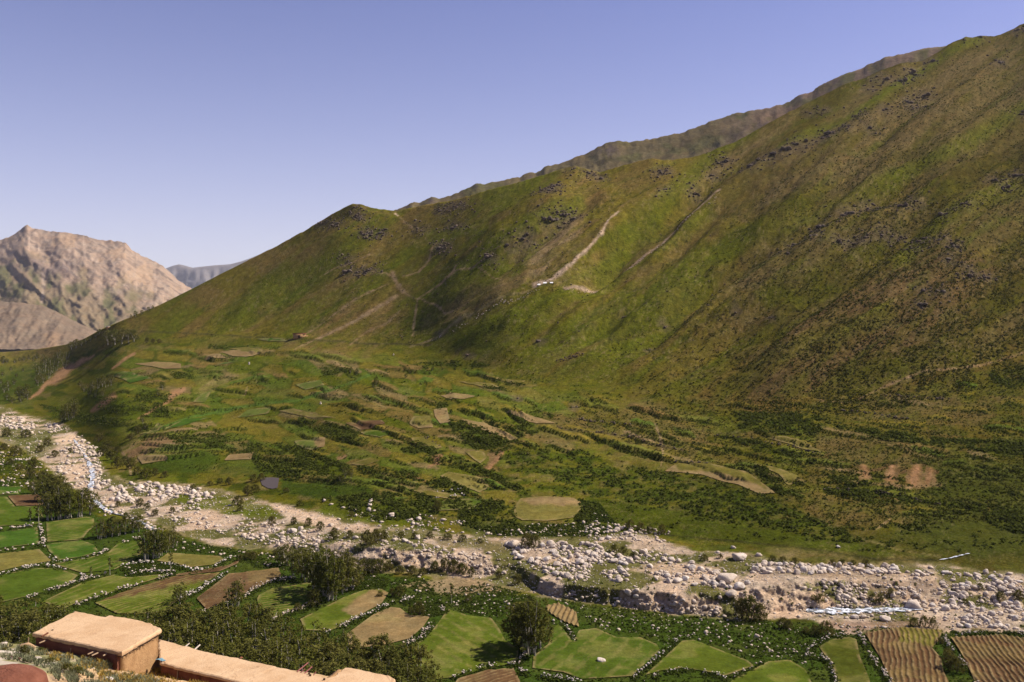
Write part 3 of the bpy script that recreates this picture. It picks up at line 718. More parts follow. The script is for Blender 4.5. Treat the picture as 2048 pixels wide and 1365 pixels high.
LC[..., 2] *= 1 - .16 * sstep(.24, .12, LC[..., 0])     # turf and soil give back little blue
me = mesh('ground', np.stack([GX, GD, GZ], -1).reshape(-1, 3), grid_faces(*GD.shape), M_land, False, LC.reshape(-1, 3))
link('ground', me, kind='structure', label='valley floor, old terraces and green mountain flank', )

# level land that carries on to the horizon under and beyond the valley
me = mesh('plain', [(-12900, -2900, -76), (8900, -2900, -76), (8900, 13900, -76), (-12900, 13900, -76)], [(0, 1, 2, 3)], M_far, False,
          np.tile(rgb(.16, .14, .09), (4, 1)))
link('plain', me, kind='structure')

def far_range(name, crest, base_py, D0, D1, nr, step, relief, colour, mat, label):
    """a distant range: its crest as seen from the valley, sloping from D0 at its foot to D1 at its crest"""
    xs = np.arange(crest[0][0], crest[-1][0] + 1, step)
    cy = np.interp(xs, [c[0] for c in crest], [c[1] for c in crest])
    t = np.linspace(0, 1, nr)[:, None]
    PY = base_py + (cy[None] - base_py) * t
    D = 1 / (1 / D0 + (1 / D1 - 1 / D0) * t) + 0 * PY
    PXX = xs[None] + 0 * PY
    X = (PXX - CX) / F * D; Z = -(PY - HY) / F * D
    dd, dz = relief(PXX, PY, t)
    env = np.minimum(1, (1 - t) * 6) * np.minimum(1, t * 5)
    D = D + dd * env; X = (PXX - CX) / F * D
    Z = Z + dz
    for s, sl in ((1.03, 0.4), (1.1, 0.6), (1.3, 0.6)):
        d = D[nr - 1] * s
        D = np.vstack([D, d]); Z = np.vstack([Z, Z[nr - 1] - sl * (d - D[nr - 1])]); X = np.vstack([X, (xs - CX) / F * d])
    colr = colour(PXX, PY, t)
    colr = np.concatenate([colr, np.repeat(colr[-1:], 3, 0)])
    me = mesh(name, np.stack([X, D, Z], -1).reshape(-1, 3), grid_faces(*D.shape), mat, False, colr.reshape(-1, 3))
    return link(name, me, kind='structure', label=label)

# pale rocky mountain beyond the mouth of the valley
def far_relief(px, py, t):
    u = px * 0.55 + py * 0.83; v = px * 0.83 - py * 0.55
    r = ridged((px * .72 + py * .69) / 105, (py * .72 - px * .69) / 70, 5, 201, 0.5)
    r2 = ridged(u / 30, v / 24, 4, 211)
    return (r - 0.6) * -190 + (r2 - 0.6) * -34, (fbm(px / 8, py / 8, 3, 221) - 0.5) * 12
def far_colour(px, py, t):
    n = fbm(px / 26, py / 34, 4, 231); s = fbm((px * .82 + py * .57) / 34, (py * .82 - px * .57) / 6, 4, 241)
    c = np.zeros(px.shape + (3,)) + rgb(.255, .195, .145)
    def mix(w, k): c[:] = c * (1 - w[..., None]) + w[..., None] * k
    mix(sstep(.50, .60, s) * .75, rgb(.17, .13, .10)); mix(sstep(.74, .86, ridged((px * .82 + py * .57) / 40, (py * .82 - px * .57) / 13, 4, 247)) * .8, rgb(.10, .08, .068)); mix(sstep(.78, .9, ridged(px / 18, py / 60, 3, 249)) * .5, rgb(.36, .28, .21)); mix(sstep(.56, .7, n) * .6, rgb(.31, .22, .14))
    low = sstep(-30, 40, (py - (545 + 0.30 * (px - 100))) + (n - .5) * 90)
    mix(low * .85, rgb(.150, .118, .068)); mix(low * sstep(.46, .60, n) * .8, rgb(.075, .080, .034))
    mix(np.exp(-(dist_line(px, py, [(85, 540), (88, 570), (84, 605)])[0] / 3) ** 2) * .8, rgb(.32, .26, .2))
    dk = np.exp(-(dist_line(px, py, [(40, 505), (60, 520), (90, 545), (130, 540)])[0] / 13) ** 2)
    mix(dk * .6, rgb(.13, .10, .095))
    return c
far_range('far_mountain', [(-600, 560), (-300, 520), (-120, 500), (0, 481), (18, 474), (34, 465), (48, 454), (56, 450), (64, 455), (82, 460), (100, 464), (120, 463), (142, 467), (164, 470), (185, 476), (205, 481), (228, 482), (251, 486),
                            (258, 494), (263, 502), (285, 512), (308, 523), (320, 529), (328, 535), (342, 548), (355, 560), (372, 571), (386, 580), (420, 620), (470, 690)], 712, 2900, 4300, 140, 2.8, far_relief, far_colour, M_far, 'pale rocky mountain across the valley mouth')
# brown spur at its foot
def spur_relief(px, py, t):
    r = ridged(px / 40 + py / 60, py / 60, 4, 251)
    return (r - 0.6) * -90, (fbm(px / 6, py / 6, 3, 261) - .5) * 5
def spur_colour(px, py, t):
    n = fbm(px / 22, py / 14, 4, 271)
    c = np.zeros(px.shape + (3,)) + rgb(.155, .118, .082)
    w = sstep(.5, .65, n)[..., None] * .7; c = c * (1 - w) + w * rgb(.13, .098, .07)
    w = (np.exp(-((px - 105) / 14) ** 2) * sstep(660, 680, py))[..., None] * .5; c = c * (1 - w) + w * rgb(.28, .19, .11)
    return c
far_range('brown_spur', [(-600, 600), (-200, 590), (0, 604), (40, 606), (82, 611), (110, 622), (140, 638), (165, 650), (190, 661), (220, 672), (270, 690)], 699, 2450, 2850, 50, 3, spur_relief, spur_colour, M_far, 'brown foothill spur below the pale mountain')
# faint blue range farthest away
def blue_relief(px, py, t): return (ridged(px / 40, py / 60, 3, 281) - .6) * -500, 0 * px
def blue_colour(px, py, t): return np.zeros(px.shape + (3,)) + rgb(.15, .14, .14)
far_range('distant_range', [(250, 575), (300, 548), (330, 538), (345, 532), (358, 529), (368, 531), (385, 536), (400, 534), (430, 531), (460, 529), (480, 524), (500, 517), (530, 505), (600, 480), (700, 470), (800, 520)], 690, 11500, 13000, 40, 4, blue_relief, blue_colour, M_far, 'hazy blue range in the far distance')
# the higher ridge that shows behind the green flank
def ridge_relief(px, py, t):
    u = px * -.8 + py * .6; v = px * .6 + py * .8
    return (ridged(u / 160, v / 40, 4, 291) - .6) * -60, (fbm(px / 7, py / 7, 3, 301) - .5) * 4 * sstep(0, .3, t) + (fbm(px / 14, py * 0, 3, 303) - .5) * 3.5 * sstep(.8, 1, t)
def ridge_colour(px, py, t):
    n = fbm(px / 40, py / 18, 4, 311)
    c = np.zeros(px.shape + (3,)) + rgb(.105, .085, .042)
    w = sstep(.45, .62, n)[..., None] * .7; c = c * (1 - w) + w * rgb(.070, .072, .026)
    w = (sstep(1380, 1560, px) * sstep(.40, .55, fbm(px / 30, py / 16, 3, 321)))[..., None] * .8; c = c * (1 - w) + w * rgb(.14, .098, .07)
    for bx, by, r in ((1215, 300, 26), (1060, 352, 8), (862, 402, 12), (1660, 170, 20), (1760, 125, 24), (1520, 248, 14), (1600, 196, 12), (810, 414, 9), (950, 372, 10)):
        w = (np.exp(-(((px - bx) / r) ** 2 + ((py - by) / (r * .6)) ** 2)) * sstep(.3, .6, fbm(px / 5, py / 5, 2, 331)))[..., None] * .9
        c = c * (1 - w) + w * rgb(.07, .056, .052)
    return c
far_range('back_ridge', [(740, 470), (780, 424), (800, 418), (812, 411), (824, 405), (838, 407), (850, 400), (863, 395), (875, 397), (890, 395), (910, 388), (925, 381), (945, 372), (960, 366), (975, 367), (1000, 362), (1020, 357), (1040, 354), (1052, 348), (1062, 345),
                         (1072, 346), (1090, 334), (1105, 331), (1120, 328), (1140, 320), (1160, 310), (1172, 308), (1190, 298), (1212, 286), (1232, 282), (1250, 284), (1290, 281), (1330, 273), (1370, 264), (1400, 252), (1430, 240), (1465, 229), (1500, 222), (1535, 216), (1560, 210),
                         (1580, 203), (1600, 190), (1625, 183), (1640, 170), (1662, 160), (1690, 150), (1720, 138), (1745, 126), (1772, 115), (1795, 110), (1830, 102), (1860, 96), (1890, 93), (1930, 92), (1980, 80), (2048, 70), (2200, 40)], 560, 1250, 1650, 90, 3.4,
          ridge_relief, ridge_colour, M_ridge, 'higher bare ridge behind the green flank')

# ------------------------------------------------------------------ the near hillside the photographer stands on
def hill_z(x, y):
    x = np.asarray(x, float); y = np.asarray(y, float)
    yc = 60 + 6.5 * sstep(-33.5, -31.5, x)
    yy = np.minimum(y, yc)
    z = -7.9 - 0.136 * np.maximum(x, -60) - 0.305 * yy
    z = z - 1.4 * np.maximum(y - yc, 0) * (0.8 + 0.2 * sstep(0, 4, y - yc))
    # the ground is cut level in front of and under the lower house
    cut = sstep(-26.2, -24.4, x) * sstep(53.5, 55.2, y) * (1 - sstep(66.0, 67.5, y))
    z = z * (1 - cut) + np.minimum(z, -23.6) * cut
    return z
hx = np.concatenate([np.arange(-90, -42, 2.0), np.arange(-42, -4, 0.3), np.arange(-4, 60, 2.0)])
hy = np.concatenate([np.arange(1.0, 34, 1.0), np.arange(34, 68, 0.27), np.arange(68, 118, 1.5)])
HXg, HYg = np.meshgrid(hx, hy)
HZg = hill_z(HXg, HYg)
hb = sstep(0, 1, (HYg - 2) / 10)
HZg = HZg + ((fbm(HXg / 2.2, HYg / 2.2, 4, 401) - .5) * .5 + (fbm(HXg / .5, HYg / .5, 2, 405) - .5) * .12) * hb
hn = fbm(HXg / 1.6, HYg / 1.6, 4, 411)
hc = np.zeros(HXg.shape + (3,)) + rgb(.25, .215, .145)
pyv = HY - HZg / HYg * F
w = (sstep(.36, .50, hn) * sstep(44, 46.5, HYg + (hn - .5) * 8))[..., None]; hc = hc * (1 - w * .85) + w * .85 * rgb(.155, .155, .060)
w = sstep(.58, .68, fbm(HXg / 1.1, HYg / 2.0, 3, 421))[..., None] * .8; hc = hc * (1 - w) + w * rgb(.40, .36, .31)
w = sstep(-26.5, -25, HXg)[..., None] * .8; hc = hc * (1 - w) + w * rgb(.40, .27, .15)
w = sstep(66, 70, HYg + 0 * HXg)[..., None]; hc = hc * (1 - w) + w * rgb(.10, .09, .03)
me = mesh('hillside', np.stack([HXg, HYg, HZg], -1).reshape(-1, 3), grid_faces(*HXg.shape), M_field, False, hc.reshape(-1, 3))
link('hillside', me, kind='structure', label='stony near hillside with dry weeds')
def hill_at(px, py):
    """the point of the near hillside that shows at a pixel"""
    ys = np.linspace(3, 66, 1200); xs = (px - CX) / F * ys
    r = HY - hill_z(xs, ys) / ys * F
    k = np.where(r <= py)[0]
    i = k[0] if len(k) else len(ys) - 1
    return xs[i], ys[i], float(hill_z(xs[i], ys[i]))

# ------------------------------------------------------------------ water
def ribbon(name, pts, mat, lift, label, across=False):
    n = 0; V = []; Fc = []
    pp = []
    for (x1, y1, w1), (x2, y2, w2) in zip(pts[:-1], pts[1:]):
        for t in np.linspace(0, 1, 6)[:-1]: pp.append((x1 + (x2 - x1) * t, y1 + (y2 - y1) * t, w1 + (w2 - w1) * t))
    pp.append(pts[-1])
    for i, (x, y, w) in enumerate(pp):
        w = w * (0.5 + 0.9 * random.random())
        for k in range(6):
            q = ground([x + (k / 5 - .5) * (w if not across else 0)], [y + (k / 5 - .5) * w * (.10 if not across else 1)])
            V.append((q[0][0], q[1][0], q[2][0]))
    V = np.array(V).reshape(-1, 6, 3)
    V[:, :, 2] = V[:, :, 2].mean(1, keepdims=True) * .6 + V[:, :, 2] * .4 + lift
    link(name, mesh(name, V.reshape(-1, 3), grid_faces(len(pp), 6), mat, True), kind='structure', label=label)
ribbon('stream', [(148, 880, 5), (158, 893, 8), (168, 908, 8), (178, 925, 10), (186, 945, 12), (184, 965, 13), (180, 985, 11), (190, 1002, 12), (206, 1018, 15), (228, 1028, 17), (262, 1036, 13), (290, 1050, 15), (310, 1062, 10)], M_stream, .25, 'white rushing stream between pale boulders')
def sheet(name, poly, mat, lift, label, level=True):
    x, y, z = ground([p[0] for p in poly], [p[1] for p in poly])
    z = z * 0 + z.mean() + lift if level else z + lift
    V = np.stack([x, y, z], -1); c = V.mean(0)
    V = np.vstack([V, c]); n = len(poly)
    link(name, mesh(name, V, [(i, (i + 1) % n, n) for i in range(n)], mat), kind='structure', label=label)
ribbon('stream', [(1612, 1224, 4), (1630, 1224, 8), (1655, 1224, 11), (1680, 1224, 13), (1705, 1224, 12), (1735, 1223, 10), (1765, 1223, 7), (1800, 1222, 8), (1845, 1221, 5)], M_stream, .22, 'white water of the stream below the sandy bank', True)
ribbon('brook', [(1880, 1119, 5), (1900, 1116, 6), (1920, 1112, 6), (1938, 1109, 4)], M_stream, .25, 'short white brook at the foot of the dark meadow')
sheet('pond', [(520, 960), (530, 956), (545, 956), (558, 957), (557, 966), (555, 977), (545, 979), (535, 977), (524, 971)], M_pond, .18, 'small dark pond at the edge of the terraces', False)

# ------------------------------------------------------------------ fields: sheets of crop or ploughed soil with their furrows
fc = dict(bright=rgb(.040, .080, .012), green=rgb(.050, .078, .011), lime=rgb(.064, .088, .012), dark=rgb(.050, .060, .010), olive=rgb(.105, .095, .024), tan=rgb(.180, .130, .068), brown=rgb(.088, .052, .030), tango=rgb(.120, .108, .032), pale=rgb(.085, .108, .026))
def field(poly, kind, label, furrow=None, second=None, streak=None):
    """furrow: (x1, y1, x2, y2, spacing in metres, height); second: (polygon, colour name) for a part sown otherwise; streak: line direction of mowing"""
    x, y, _ = ground([p[0] for p in poly], [p[1] for p in poly])
    pl = list(zip(x, y))
    dm = y.mean()
    c = dm / 887 * (1.0 if furrow is None else 0.55)
    cy = c * 2.0
    gx = np.arange(x.min() - c, x.max() + 2 * c, c); gy = np.arange(y.min() - cy, y.max() + 2 * cy, cy)
    A, B = np.meshgrid(gx, gy)
    ins = in_poly(A, B, pl)
    cell = (ins[:-1, :-1].astype(int) + ins[1:, :-1] + ins[:-1, 1:] + ins[1:, 1:]) >= 2
    idx = np.arange(A.size).reshape(A.shape)
    q = np.stack([idx[:-1, :-1], idx[:-1, 1:], idx[1:, 1:], idx[1:, :-1]], -1)[cell]
    if not len(q): return
    used = np.unique(q); mp = np.full(A.size, -1); mp[used] = np.arange(len(used))
    vx = A.ravel()[used].copy(); vy = B.ravel()[used].copy(); ok = ins.ravel()[used]
    for i in np.where(~ok)[0]:      # pull the rim onto the outline
        best = None
        for a in range(len(pl)):
            (x1, y1), (x2, y2) = pl[a], pl[(a + 1) % len(pl)]
            dx, dy = x2 - x1, y2 - y1
            t = min(1, max(0, ((vx[i] - x1) * dx + (vy[i] - y1) * dy) / (dx * dx + dy * dy + 1e-9)))
            e = (vx[i] - x1 - t * dx) ** 2 + (vy[i] - y1 - t * dy) ** 2
            if best is None or e < best[0]: best = (e, x1 + t * dx, y1 + t * dy)
        vx[i], vy[i] = best[1], best[2]
    vz = height(vx, vy) + 0.10 + dm * 0.0004
    ppx = CX + F * vx / vy; ppy = HY - F * vz / vy
    col = np.zeros((len(vx), 3)) + fc[kind]
    sc_ = dm / 200
    n = fbm(vx / (7 * sc_), vy / (7 * sc_), 4, 501); m = fbm(vx / (1.2 * sc_), vy / (3 * sc_), 3, 511)
    col *= (0.72 + 0.56 * n)[:, None]
    w = (sstep(.52, .68, n) * .35)[:, None]; col = col * (1 - w) + w * rgb(.15, .13, .05)
    rim, _ = dist_line(vx, vy, pl, True)
    w = (sstep(.9 * sc_, .1, rim) * .6 * sstep(.35, .6, m))[:, None]; col = col * (1 - w) + w * rgb(.21, .16, .09)
    if second:
        d = sdf(ppx, ppy, second[0]) + (m - .5) * 10
        w = sstep(4, -4, d)[:, None]; col = col * (1 - w) + w * fc[second[1]] * (0.75 + .5 * m)[:, None]
    if streak:
        sx, sy, sp = streak
        a, b = ground([poly[0][0], poly[0][0] + sx], [poly[0][1], poly[0][1] + sy])[:2]
        dx, dy = a[1] - a[0], b[1] - b[0]; L = math.hypot(dx, dy)
        s = (-vx * dy + vy * dx) / L
        q1 = np.sin(2 * np.pi * (s / sp + .5 * n))
        w = (sstep(.2, .9, q1) * .35 * sstep(.3, .6, m))[:, None]; col = col * (1 - w) + w * rgb(.17, .145, .06)
    if furrow:
        x1, y1, x2, y2, sp, hgt = furrow
        a, b = ground([x1, x2], [y1, y2])[:2]
        dx, dy = a[1] - a[0], b[1] - b[0]; L = math.hypot(dx, dy)
        s = (-vx * dy + vy * dx) / L + (n - .5) * sp * 1.3 + (m - .5) * sp * .22
        r = 0.5 + 0.5 * np.cos(2 * np.pi * s / sp)
        vz = vz + hgt * r * (.55 + .8 * m)
        w = (sstep(.45, .95, r) * (.25 + .6 * sstep(.35, .6, m)))[:, None]
        top = rgb(.155, .115, .064) if kind in ('brown', 'tan') else rgb(.14, .12, .045)
        col = col * (1 - w) + w * top
    col[:, 2] *= .85
    me = mesh('field', np.stack([vx, vy, vz], -1), mp[q], M_field, False, col)
    link('field', me, kind='structure', label=label)

FIELDS = [
 ([(-60, 980), (44, 974), (38, 990), (-60, 993)], 'bright', 'narrow green field at the left edge by the stream'),
 ([(15, 993), (73, 990), (94, 993), (85, 1012), (32, 1013)], 'brown', 'brown fallow plot beside the dark tree clump'),
 ([(-60, 996), (14, 995), (31, 1015), (70, 1014), (79, 1013), (88, 1038), (79, 1049), (56, 1052), (-60, 1057)], 'green', 'bright green field below the dark tree clump'),
 ([(-60, 1068), (0, 1066), (75, 1056), (78, 1089), (-60, 1106)], 'bright', 'bright green field between two stone walls at the left edge'),
 ([(92, 1046), (173, 1035), (188, 1038), (190, 1053), (176, 1065), (164, 1081), (94, 1085)], 'green', 'green field right of the thick stone wall', None, None, (80, -6, 2.5)),
 ([(91, 1090), (164, 1082), (188, 1091), (199, 1106), (158, 1116), (117, 1122), (97, 1103)], 'bright', 'rounded green field below the row of willows'),
 ([(-60, 1112), (0, 1109), (79, 1100), (103, 1123), (59, 1131), (-60, 1158)], 'tango', 'yellowish stubble field at the left edge'),
 ([(108, 1129), (164, 1120), (217, 1106), (237, 1087), (281, 1082), (288, 1094), (281, 1109), (264, 1123), (229, 1141), (164, 1147), (123, 1135)], 'green', 'long curved green field left of the tall willow row', None, None, (60, -20, 3)),
 ([(-60, 1160), (0, 1152), (67, 1138), (114, 1138), (156, 1152), (141, 1167), (70, 1191), (-60, 1222)], 'green', 'large dark green field with a small tan rubble heap'),
 ([(85, 1205), (164, 1167), (229, 1151), (255, 1157), (316, 1151), (343, 1150), (293, 1165), (164, 1203), (126, 1220)], 'lime', 'long olive field between two stone walls', None, None, (60, -22, 2.6)),
 ([(190, 1208), (264, 1179), (346, 1155), (440, 1147), (431, 1155), (363, 1197), (322, 1229), (234, 1229)], 'lime', 'brown striped strip field behind the mud house', (264, 1190, 346, 1170, 1.5, .12), ([(190, 1204), (264, 1176), (346, 1153), (440, 1145), (420, 1160), (346, 1172), (264, 1192)], 'brown')),
 ([(352, 1150), (457, 1132), (480, 1120), (475, 1129), (440, 1144), (352, 1153)], 'brown', 'thin brown earth strip between two walls'),
 ([(314, 1123), (337, 1107), (440, 1114), (448, 1120), (425, 1131), (381, 1136), (352, 1129)], 'tango', 'yellow green meadow right of the willow row'),
 ([(393, 1199), (457, 1150), (557, 1138), (563, 1153), (498, 1186), (440, 1211), (413, 1221)], 'brown', 'dark brown ploughed field with fine furrows', (400, 1190, 520, 1180, 1.1, .16)),
 ([(514, 1200), (518, 1192), (544, 1179), (617, 1167), (632, 1170), (625, 1199), (605, 1215), (559, 1233), (535, 1240), (520, 1230)], 'green', 'green field in tan stripes left of the willow clump', (520, 1200, 610, 1190, 1.6, .10)),
 ([(600, 1240), (614, 1233), (641, 1220), (688, 1196), (740, 1177), (762, 1179), (777, 1187), (764, 1208), (714, 1235), (688, 1252), (658, 1264), (610, 1262)], 'lime', 'olive plot with a bare upper corner', None, ([(703, 1208), (725, 1190), (745, 1181), (790, 1185), (768, 1211), (711, 1234), (686, 1221)], 'tan')),
 ([(693, 1270), (749, 1229), (781, 1216), (800, 1218), (820, 1232), (860, 1235), (846, 1256), (819, 1279), (764, 1292), (700, 1300)], 'tan', 'bare tan plot with scattered tufts'),
 ([(822, 1292), (852, 1279), (878, 1245), (896, 1220), (934, 1232), (983, 1238), (998, 1258), (1010, 1282), (1036, 1299), (1036, 1320), (1027, 1328), (957, 1343), (916, 1355), (840, 1365), (820, 1340)], 'lime', 'large lime green field left of the big willow', None, None, (90, 60, 3)),
 ([(916, 1361), (969, 1343), (1027, 1339), (1040, 1365), (1045, 1400), (880, 1400)], 'brown', 'dark brown ploughed corner at the bottom edge', (920, 1380, 1020, 1350, 1.1, .14)),
 ([(1067, 1314), (1097, 1289), (1102, 1262), (1117, 1249), (1147, 1284), (1158, 1262), (1193, 1258), (1234, 1276), (1281, 1276), (1314, 1290), (1320, 1302), (1293, 1328), (1264, 1354), (1164, 1360), (1126, 1346), (1065, 1338)], 'green', 'green field with one pale boulder in it', None, None, (80, -60, 3.2)),
 ([(1364, 1283), (1387, 1281), (1457, 1308), (1495, 1322), (1508, 1333), (1451, 1353), (1422, 1346), (1366, 1337), (1322, 1343), (1290, 1352)], 'lime', 'olive green field right of the footpath'),
 ([(1471, 1357), (1536, 1325), (1580, 1322), (1610, 1340), (1640, 1400), (1420, 1400)], 'lime', 'yellow green field at the bottom edge'),
 ([(1638, 1296), (1659, 1282), (1700, 1277), (1713, 1282), (1720, 1317), (1738, 1358), (1750, 1400), (1690, 1400), (1677, 1368), (1663, 1331)], 'dark', 'dark green field between two curved walls'),
 ([(1729, 1270), (1800, 1259), (1885, 1262), (1879, 1284), (1864, 1302), (1882, 1319), (1887, 1349), (1915, 1400), (1800, 1400), (1757, 1314)], 'brown', 'brown furrowed field with a greener upper end', (1795, 1312, 1800, 1360, .95, .22), ([(1800, 1257), (1890, 1259), (1865, 1292), (1800, 1284)], 'olive')),
 ([(1901, 1278), (1946, 1275), (2005, 1274), (2060, 1282), (2150, 1290), (2150, 1400), (1965, 1400), (1925, 1317)], 'brown', 'furrowed field in pale ridges at the right corner', (1946, 1280, 2000, 1360, .95, .26)),
 ([(1091, 1214), (1117, 1208), (1152, 1226), (1158, 1256), (1129, 1246), (1097, 1226)], 'tan', 'small ridged plot behind the big willow', (1120, 1212, 1112, 1236, 1.1, .28)),
 ([(1027, 1033), (1030, 1012), (1041, 1000), (1085, 996), (1147, 997), (1160, 1004), (1166, 1016), (1147, 1036), (1090, 1043), (1044, 1042)], 'tango', 'rounded pale green meadow across the gravel', None, ([(1041, 1000), (1085, 995), (1150, 995), (1170, 1010), (1120, 1012), (1060, 1008)], 'tan')),
 ([(880, 954), (897, 946), (955, 956), (979, 975), (959, 988), (928, 978)], 'tango', 'olive terrace plot above the striped beds'),
 ([(822, 981), (873, 985), (925, 995), (908, 1002), (853, 992)], 'olive', 'thin olive terrace strip'),
 ([(822, 879), (846, 875), (887, 896), (873, 899), (826, 889)], 'olive', 'small olive terrace plot with a dark wall'),
 ([(689, 847), (764, 841), (771, 848), (720, 860)], 'brown', 'reddish brown bare terrace plot'),
 ([(720, 865), (750, 858), (781, 866), (761, 877), (730, 872)], 'green', 'small green plot under the reddish one'),
 ([(588, 884), (651, 875), (649, 896), (620, 901), (593, 893)], 'pale', 'pale green plot among dark thickets', None, ([(625, 878), (655, 873), (655, 905), (640, 903)], 'tan')),
 ([(827, 836), (860, 833), (867, 858), (836, 858), (819, 848)], 'tango', 'rounded terrace plot with a tan rim', None, ([(820, 848), (840, 852), (866, 850), (868, 860), (830, 862)], 'tan')),
 ([(867, 822), (894, 818), (901, 848), (880, 852), (870, 835)], 'tan', 'narrow tan terrace plot'),
 ([(923, 842), (969, 849), (1037, 877), (1024, 880), (942, 858)], 'tan', 'long tan terrace above the big thicket'),
 ([(880, 791), (901, 787), (952, 795), (928, 801), (897, 800)], 'tan', 'tan plot at the head of the terraces'),
 ([(1010, 824), (1078, 835), (1113, 848), (1072, 848)], 'tan', 'wedge of tan terrace under a hedge'),
 ([(914, 763), (986, 768), (1003, 776), (962, 774)], 'olive', 'upper olive terrace'), ([(966, 752), (1027, 761), (1055, 761), (1031, 768), (979, 757)], 'olive', 'uppermost olive terrace under the slope'),
 ([(555, 823), (588, 819), (677, 839), (615, 837)], 'tango', 'long olive plot above the terraces'), ([(475, 836), (496, 820), (543, 815), (537, 828)], 'pale', 'pale green plot on the old fan'),
 ([(325, 861), (369, 840), (420, 836), (359, 856)], 'bright', 'bright green strip along the irrigation ditch'), ([(280, 870), (318, 850), (328, 854), (297, 872)], 'pale', 'light green triangle near the stream'),
 ([(386, 806), (400, 790), (424, 781), (410, 807)], 'pale', 'small light green plot on the fan'), ([(267, 729), (308, 725), (362, 728), (362, 738), (328, 739)], 'tan', 'tan plot on the left terraces'),
 ([(226, 753), (246, 744), (304, 757), (260, 768)], 'bright', 'bright green plot above the left bank'), ([(437, 707), (461, 703), (523, 706), (492, 714), (461, 714)], 'tan', 'pale tan terrace near the hut'),
 ([(455, 697), (485, 697), (526, 701), (523, 706), (478, 705)], 'tango', 'upper tan terrace near the hut'), ([(407, 719), (427, 709), (455, 717)], 'tan', 'tan triangle on the left terraces'), ([(427, 733), (451, 724), (475, 724)], 'bright', 'small bright green triangle'),
 ([(509, 678), (564, 677), (578, 683), (537, 683)], 'bright', 'green strip below the mud hut'), ([(273, 914), (328, 913), (338, 919), (284, 929)], 'tan', 'tan plot on the stream terrace'), ([(448, 922), (458, 911), (509, 906), (502, 919)], 'tan', 'tan plot in the dark meadow'),
 ([(1329, 942), (1358, 926), (1421, 929), (1494, 946), (1552, 991), (1519, 991), (1475, 972), (1402, 950)], 'tan', 'long tan stubble field above the ditch', None, ([(1350, 925), (1420, 926), (1500, 945), (1530, 975), (1440, 945), (1360, 940)], 'olive')),
 ([(1505, 931), (1541, 937), (1600, 957), (1578, 974), (1556, 953)], 'olive', 'olive plot behind a thick hedge'), ([(1534, 877), (1570, 876), (1610, 889), (1643, 907), (1614, 903)], 'tango', 'pale plot under a crumbling bank'),
 ([(845, 1008), (880, 1003), (960, 1000), (985, 1004), (940, 1020), (860, 1024)], 'green', 'green bed below the white stone lines'), ([(745, 998), (780, 994), (820, 996), (790, 1004)], 'green', 'small green bed among white stones'),
 ([(700, 930), (740, 916), (760, 922), (730, 934)], 'olive', 'dim olive plot inside the thickets'), ([(590, 772), (640, 762), (650, 772), (610, 780)], 'pale', 'pale plot beside the dark bush'), ([(930, 905), (965, 900), (975, 915), (960, 932)], 'olive', 'steep olive plot beside a red scar'),
]
for f in FIELDS: field(*f)

# ------------------------------------------------------------------ haze
hm = bpy.data.materials.new('air'); hm.use_nodes = True
nt = hm.node_tree; nt.nodes.remove(nt.nodes['Principled BSDF'])
pv = nt.nodes.new('ShaderNodeVolumePrincipled')
pv.inputs['Color'].default_value = (0.82, 0.84, 0.92, 1)
pv.inputs['Density'].default_value = HAZE
pv.inputs['Anisotropy'].default_value = 0.2
nt.links.new(pv.outputs[0], nt.nodes['Material Output'].inputs['Volume'])
x0, x1, y0, y1, z0, z1 = -13000, 9000, -3000, 14000, -77, 1000
V = [(x, y, z) for z in (z0, z1) for y in (y0, y1) for x in (x0, x1)]
link('haze', mesh('haze', V, [(0, 2, 3, 1), (4, 5, 7, 6), (0, 1, 5, 4), (2, 6, 7, 3), (0, 4, 6, 2), (1, 3, 7, 5)], hm), kind='stuff', label='thin pale air over the valley')
# ------------------------------------------------------------------ leaves, stems, stones: shapes shared by many things
def leaf_cloud(centres, radii, per, size, seed, up=0.3):
    """small leaf-sized faces spread round clump centres"""
    r = np.random.default_rng(seed)
    c = np.repeat(centres, per, 0); rr = np.repeat(radii, per)[:, None]
    d = r.normal(size=c.shape); d /= np.linalg.norm(d, axis=1, keepdims=True)
    p = c + d * rr * (r.random((len(c), 1)) ** 0.45) * np.array([1, 1, 1.15])
    n = d * 0.8 + r.normal(size=c.shape) * 0.6 + np.array([0, 0, up]); n /= np.linalg.norm(n, axis=1, keepdims=True)
    a = np.cross(n, r.normal(size=c.shape)); a /= np.linalg.norm(a, axis=1, keepdims=True) + 1e-9
    b = np.cross(n, a)
    s = size * (0.6 + 0.8 * r.random((len(c), 1)))
    v = np.stack([p - a * s * .5, p + b * s * .32, p + a * s * .5, p - b * s * .32], 1).reshape(-1, 3)
    return v, np.arange(len(v)).reshape(-1, 4)

def tube(pts, rads, n=6):
    V = []; Fc = []
    for (p, r) in zip(pts, rads):
        for k in range(n): V.append((p[0] + r * math.cos(6.2832 * k / n), p[1] + r * math.sin(6.2832 * k / n), p[2]))
    for i in range(len(pts) - 1):
        for k in range(n): Fc.append((i * n + k, i * n + (k + 1) % n, (i + 1) * n + (k + 1) % n, (i + 1) * n + k))
    return np.array(V), np.array(Fc)

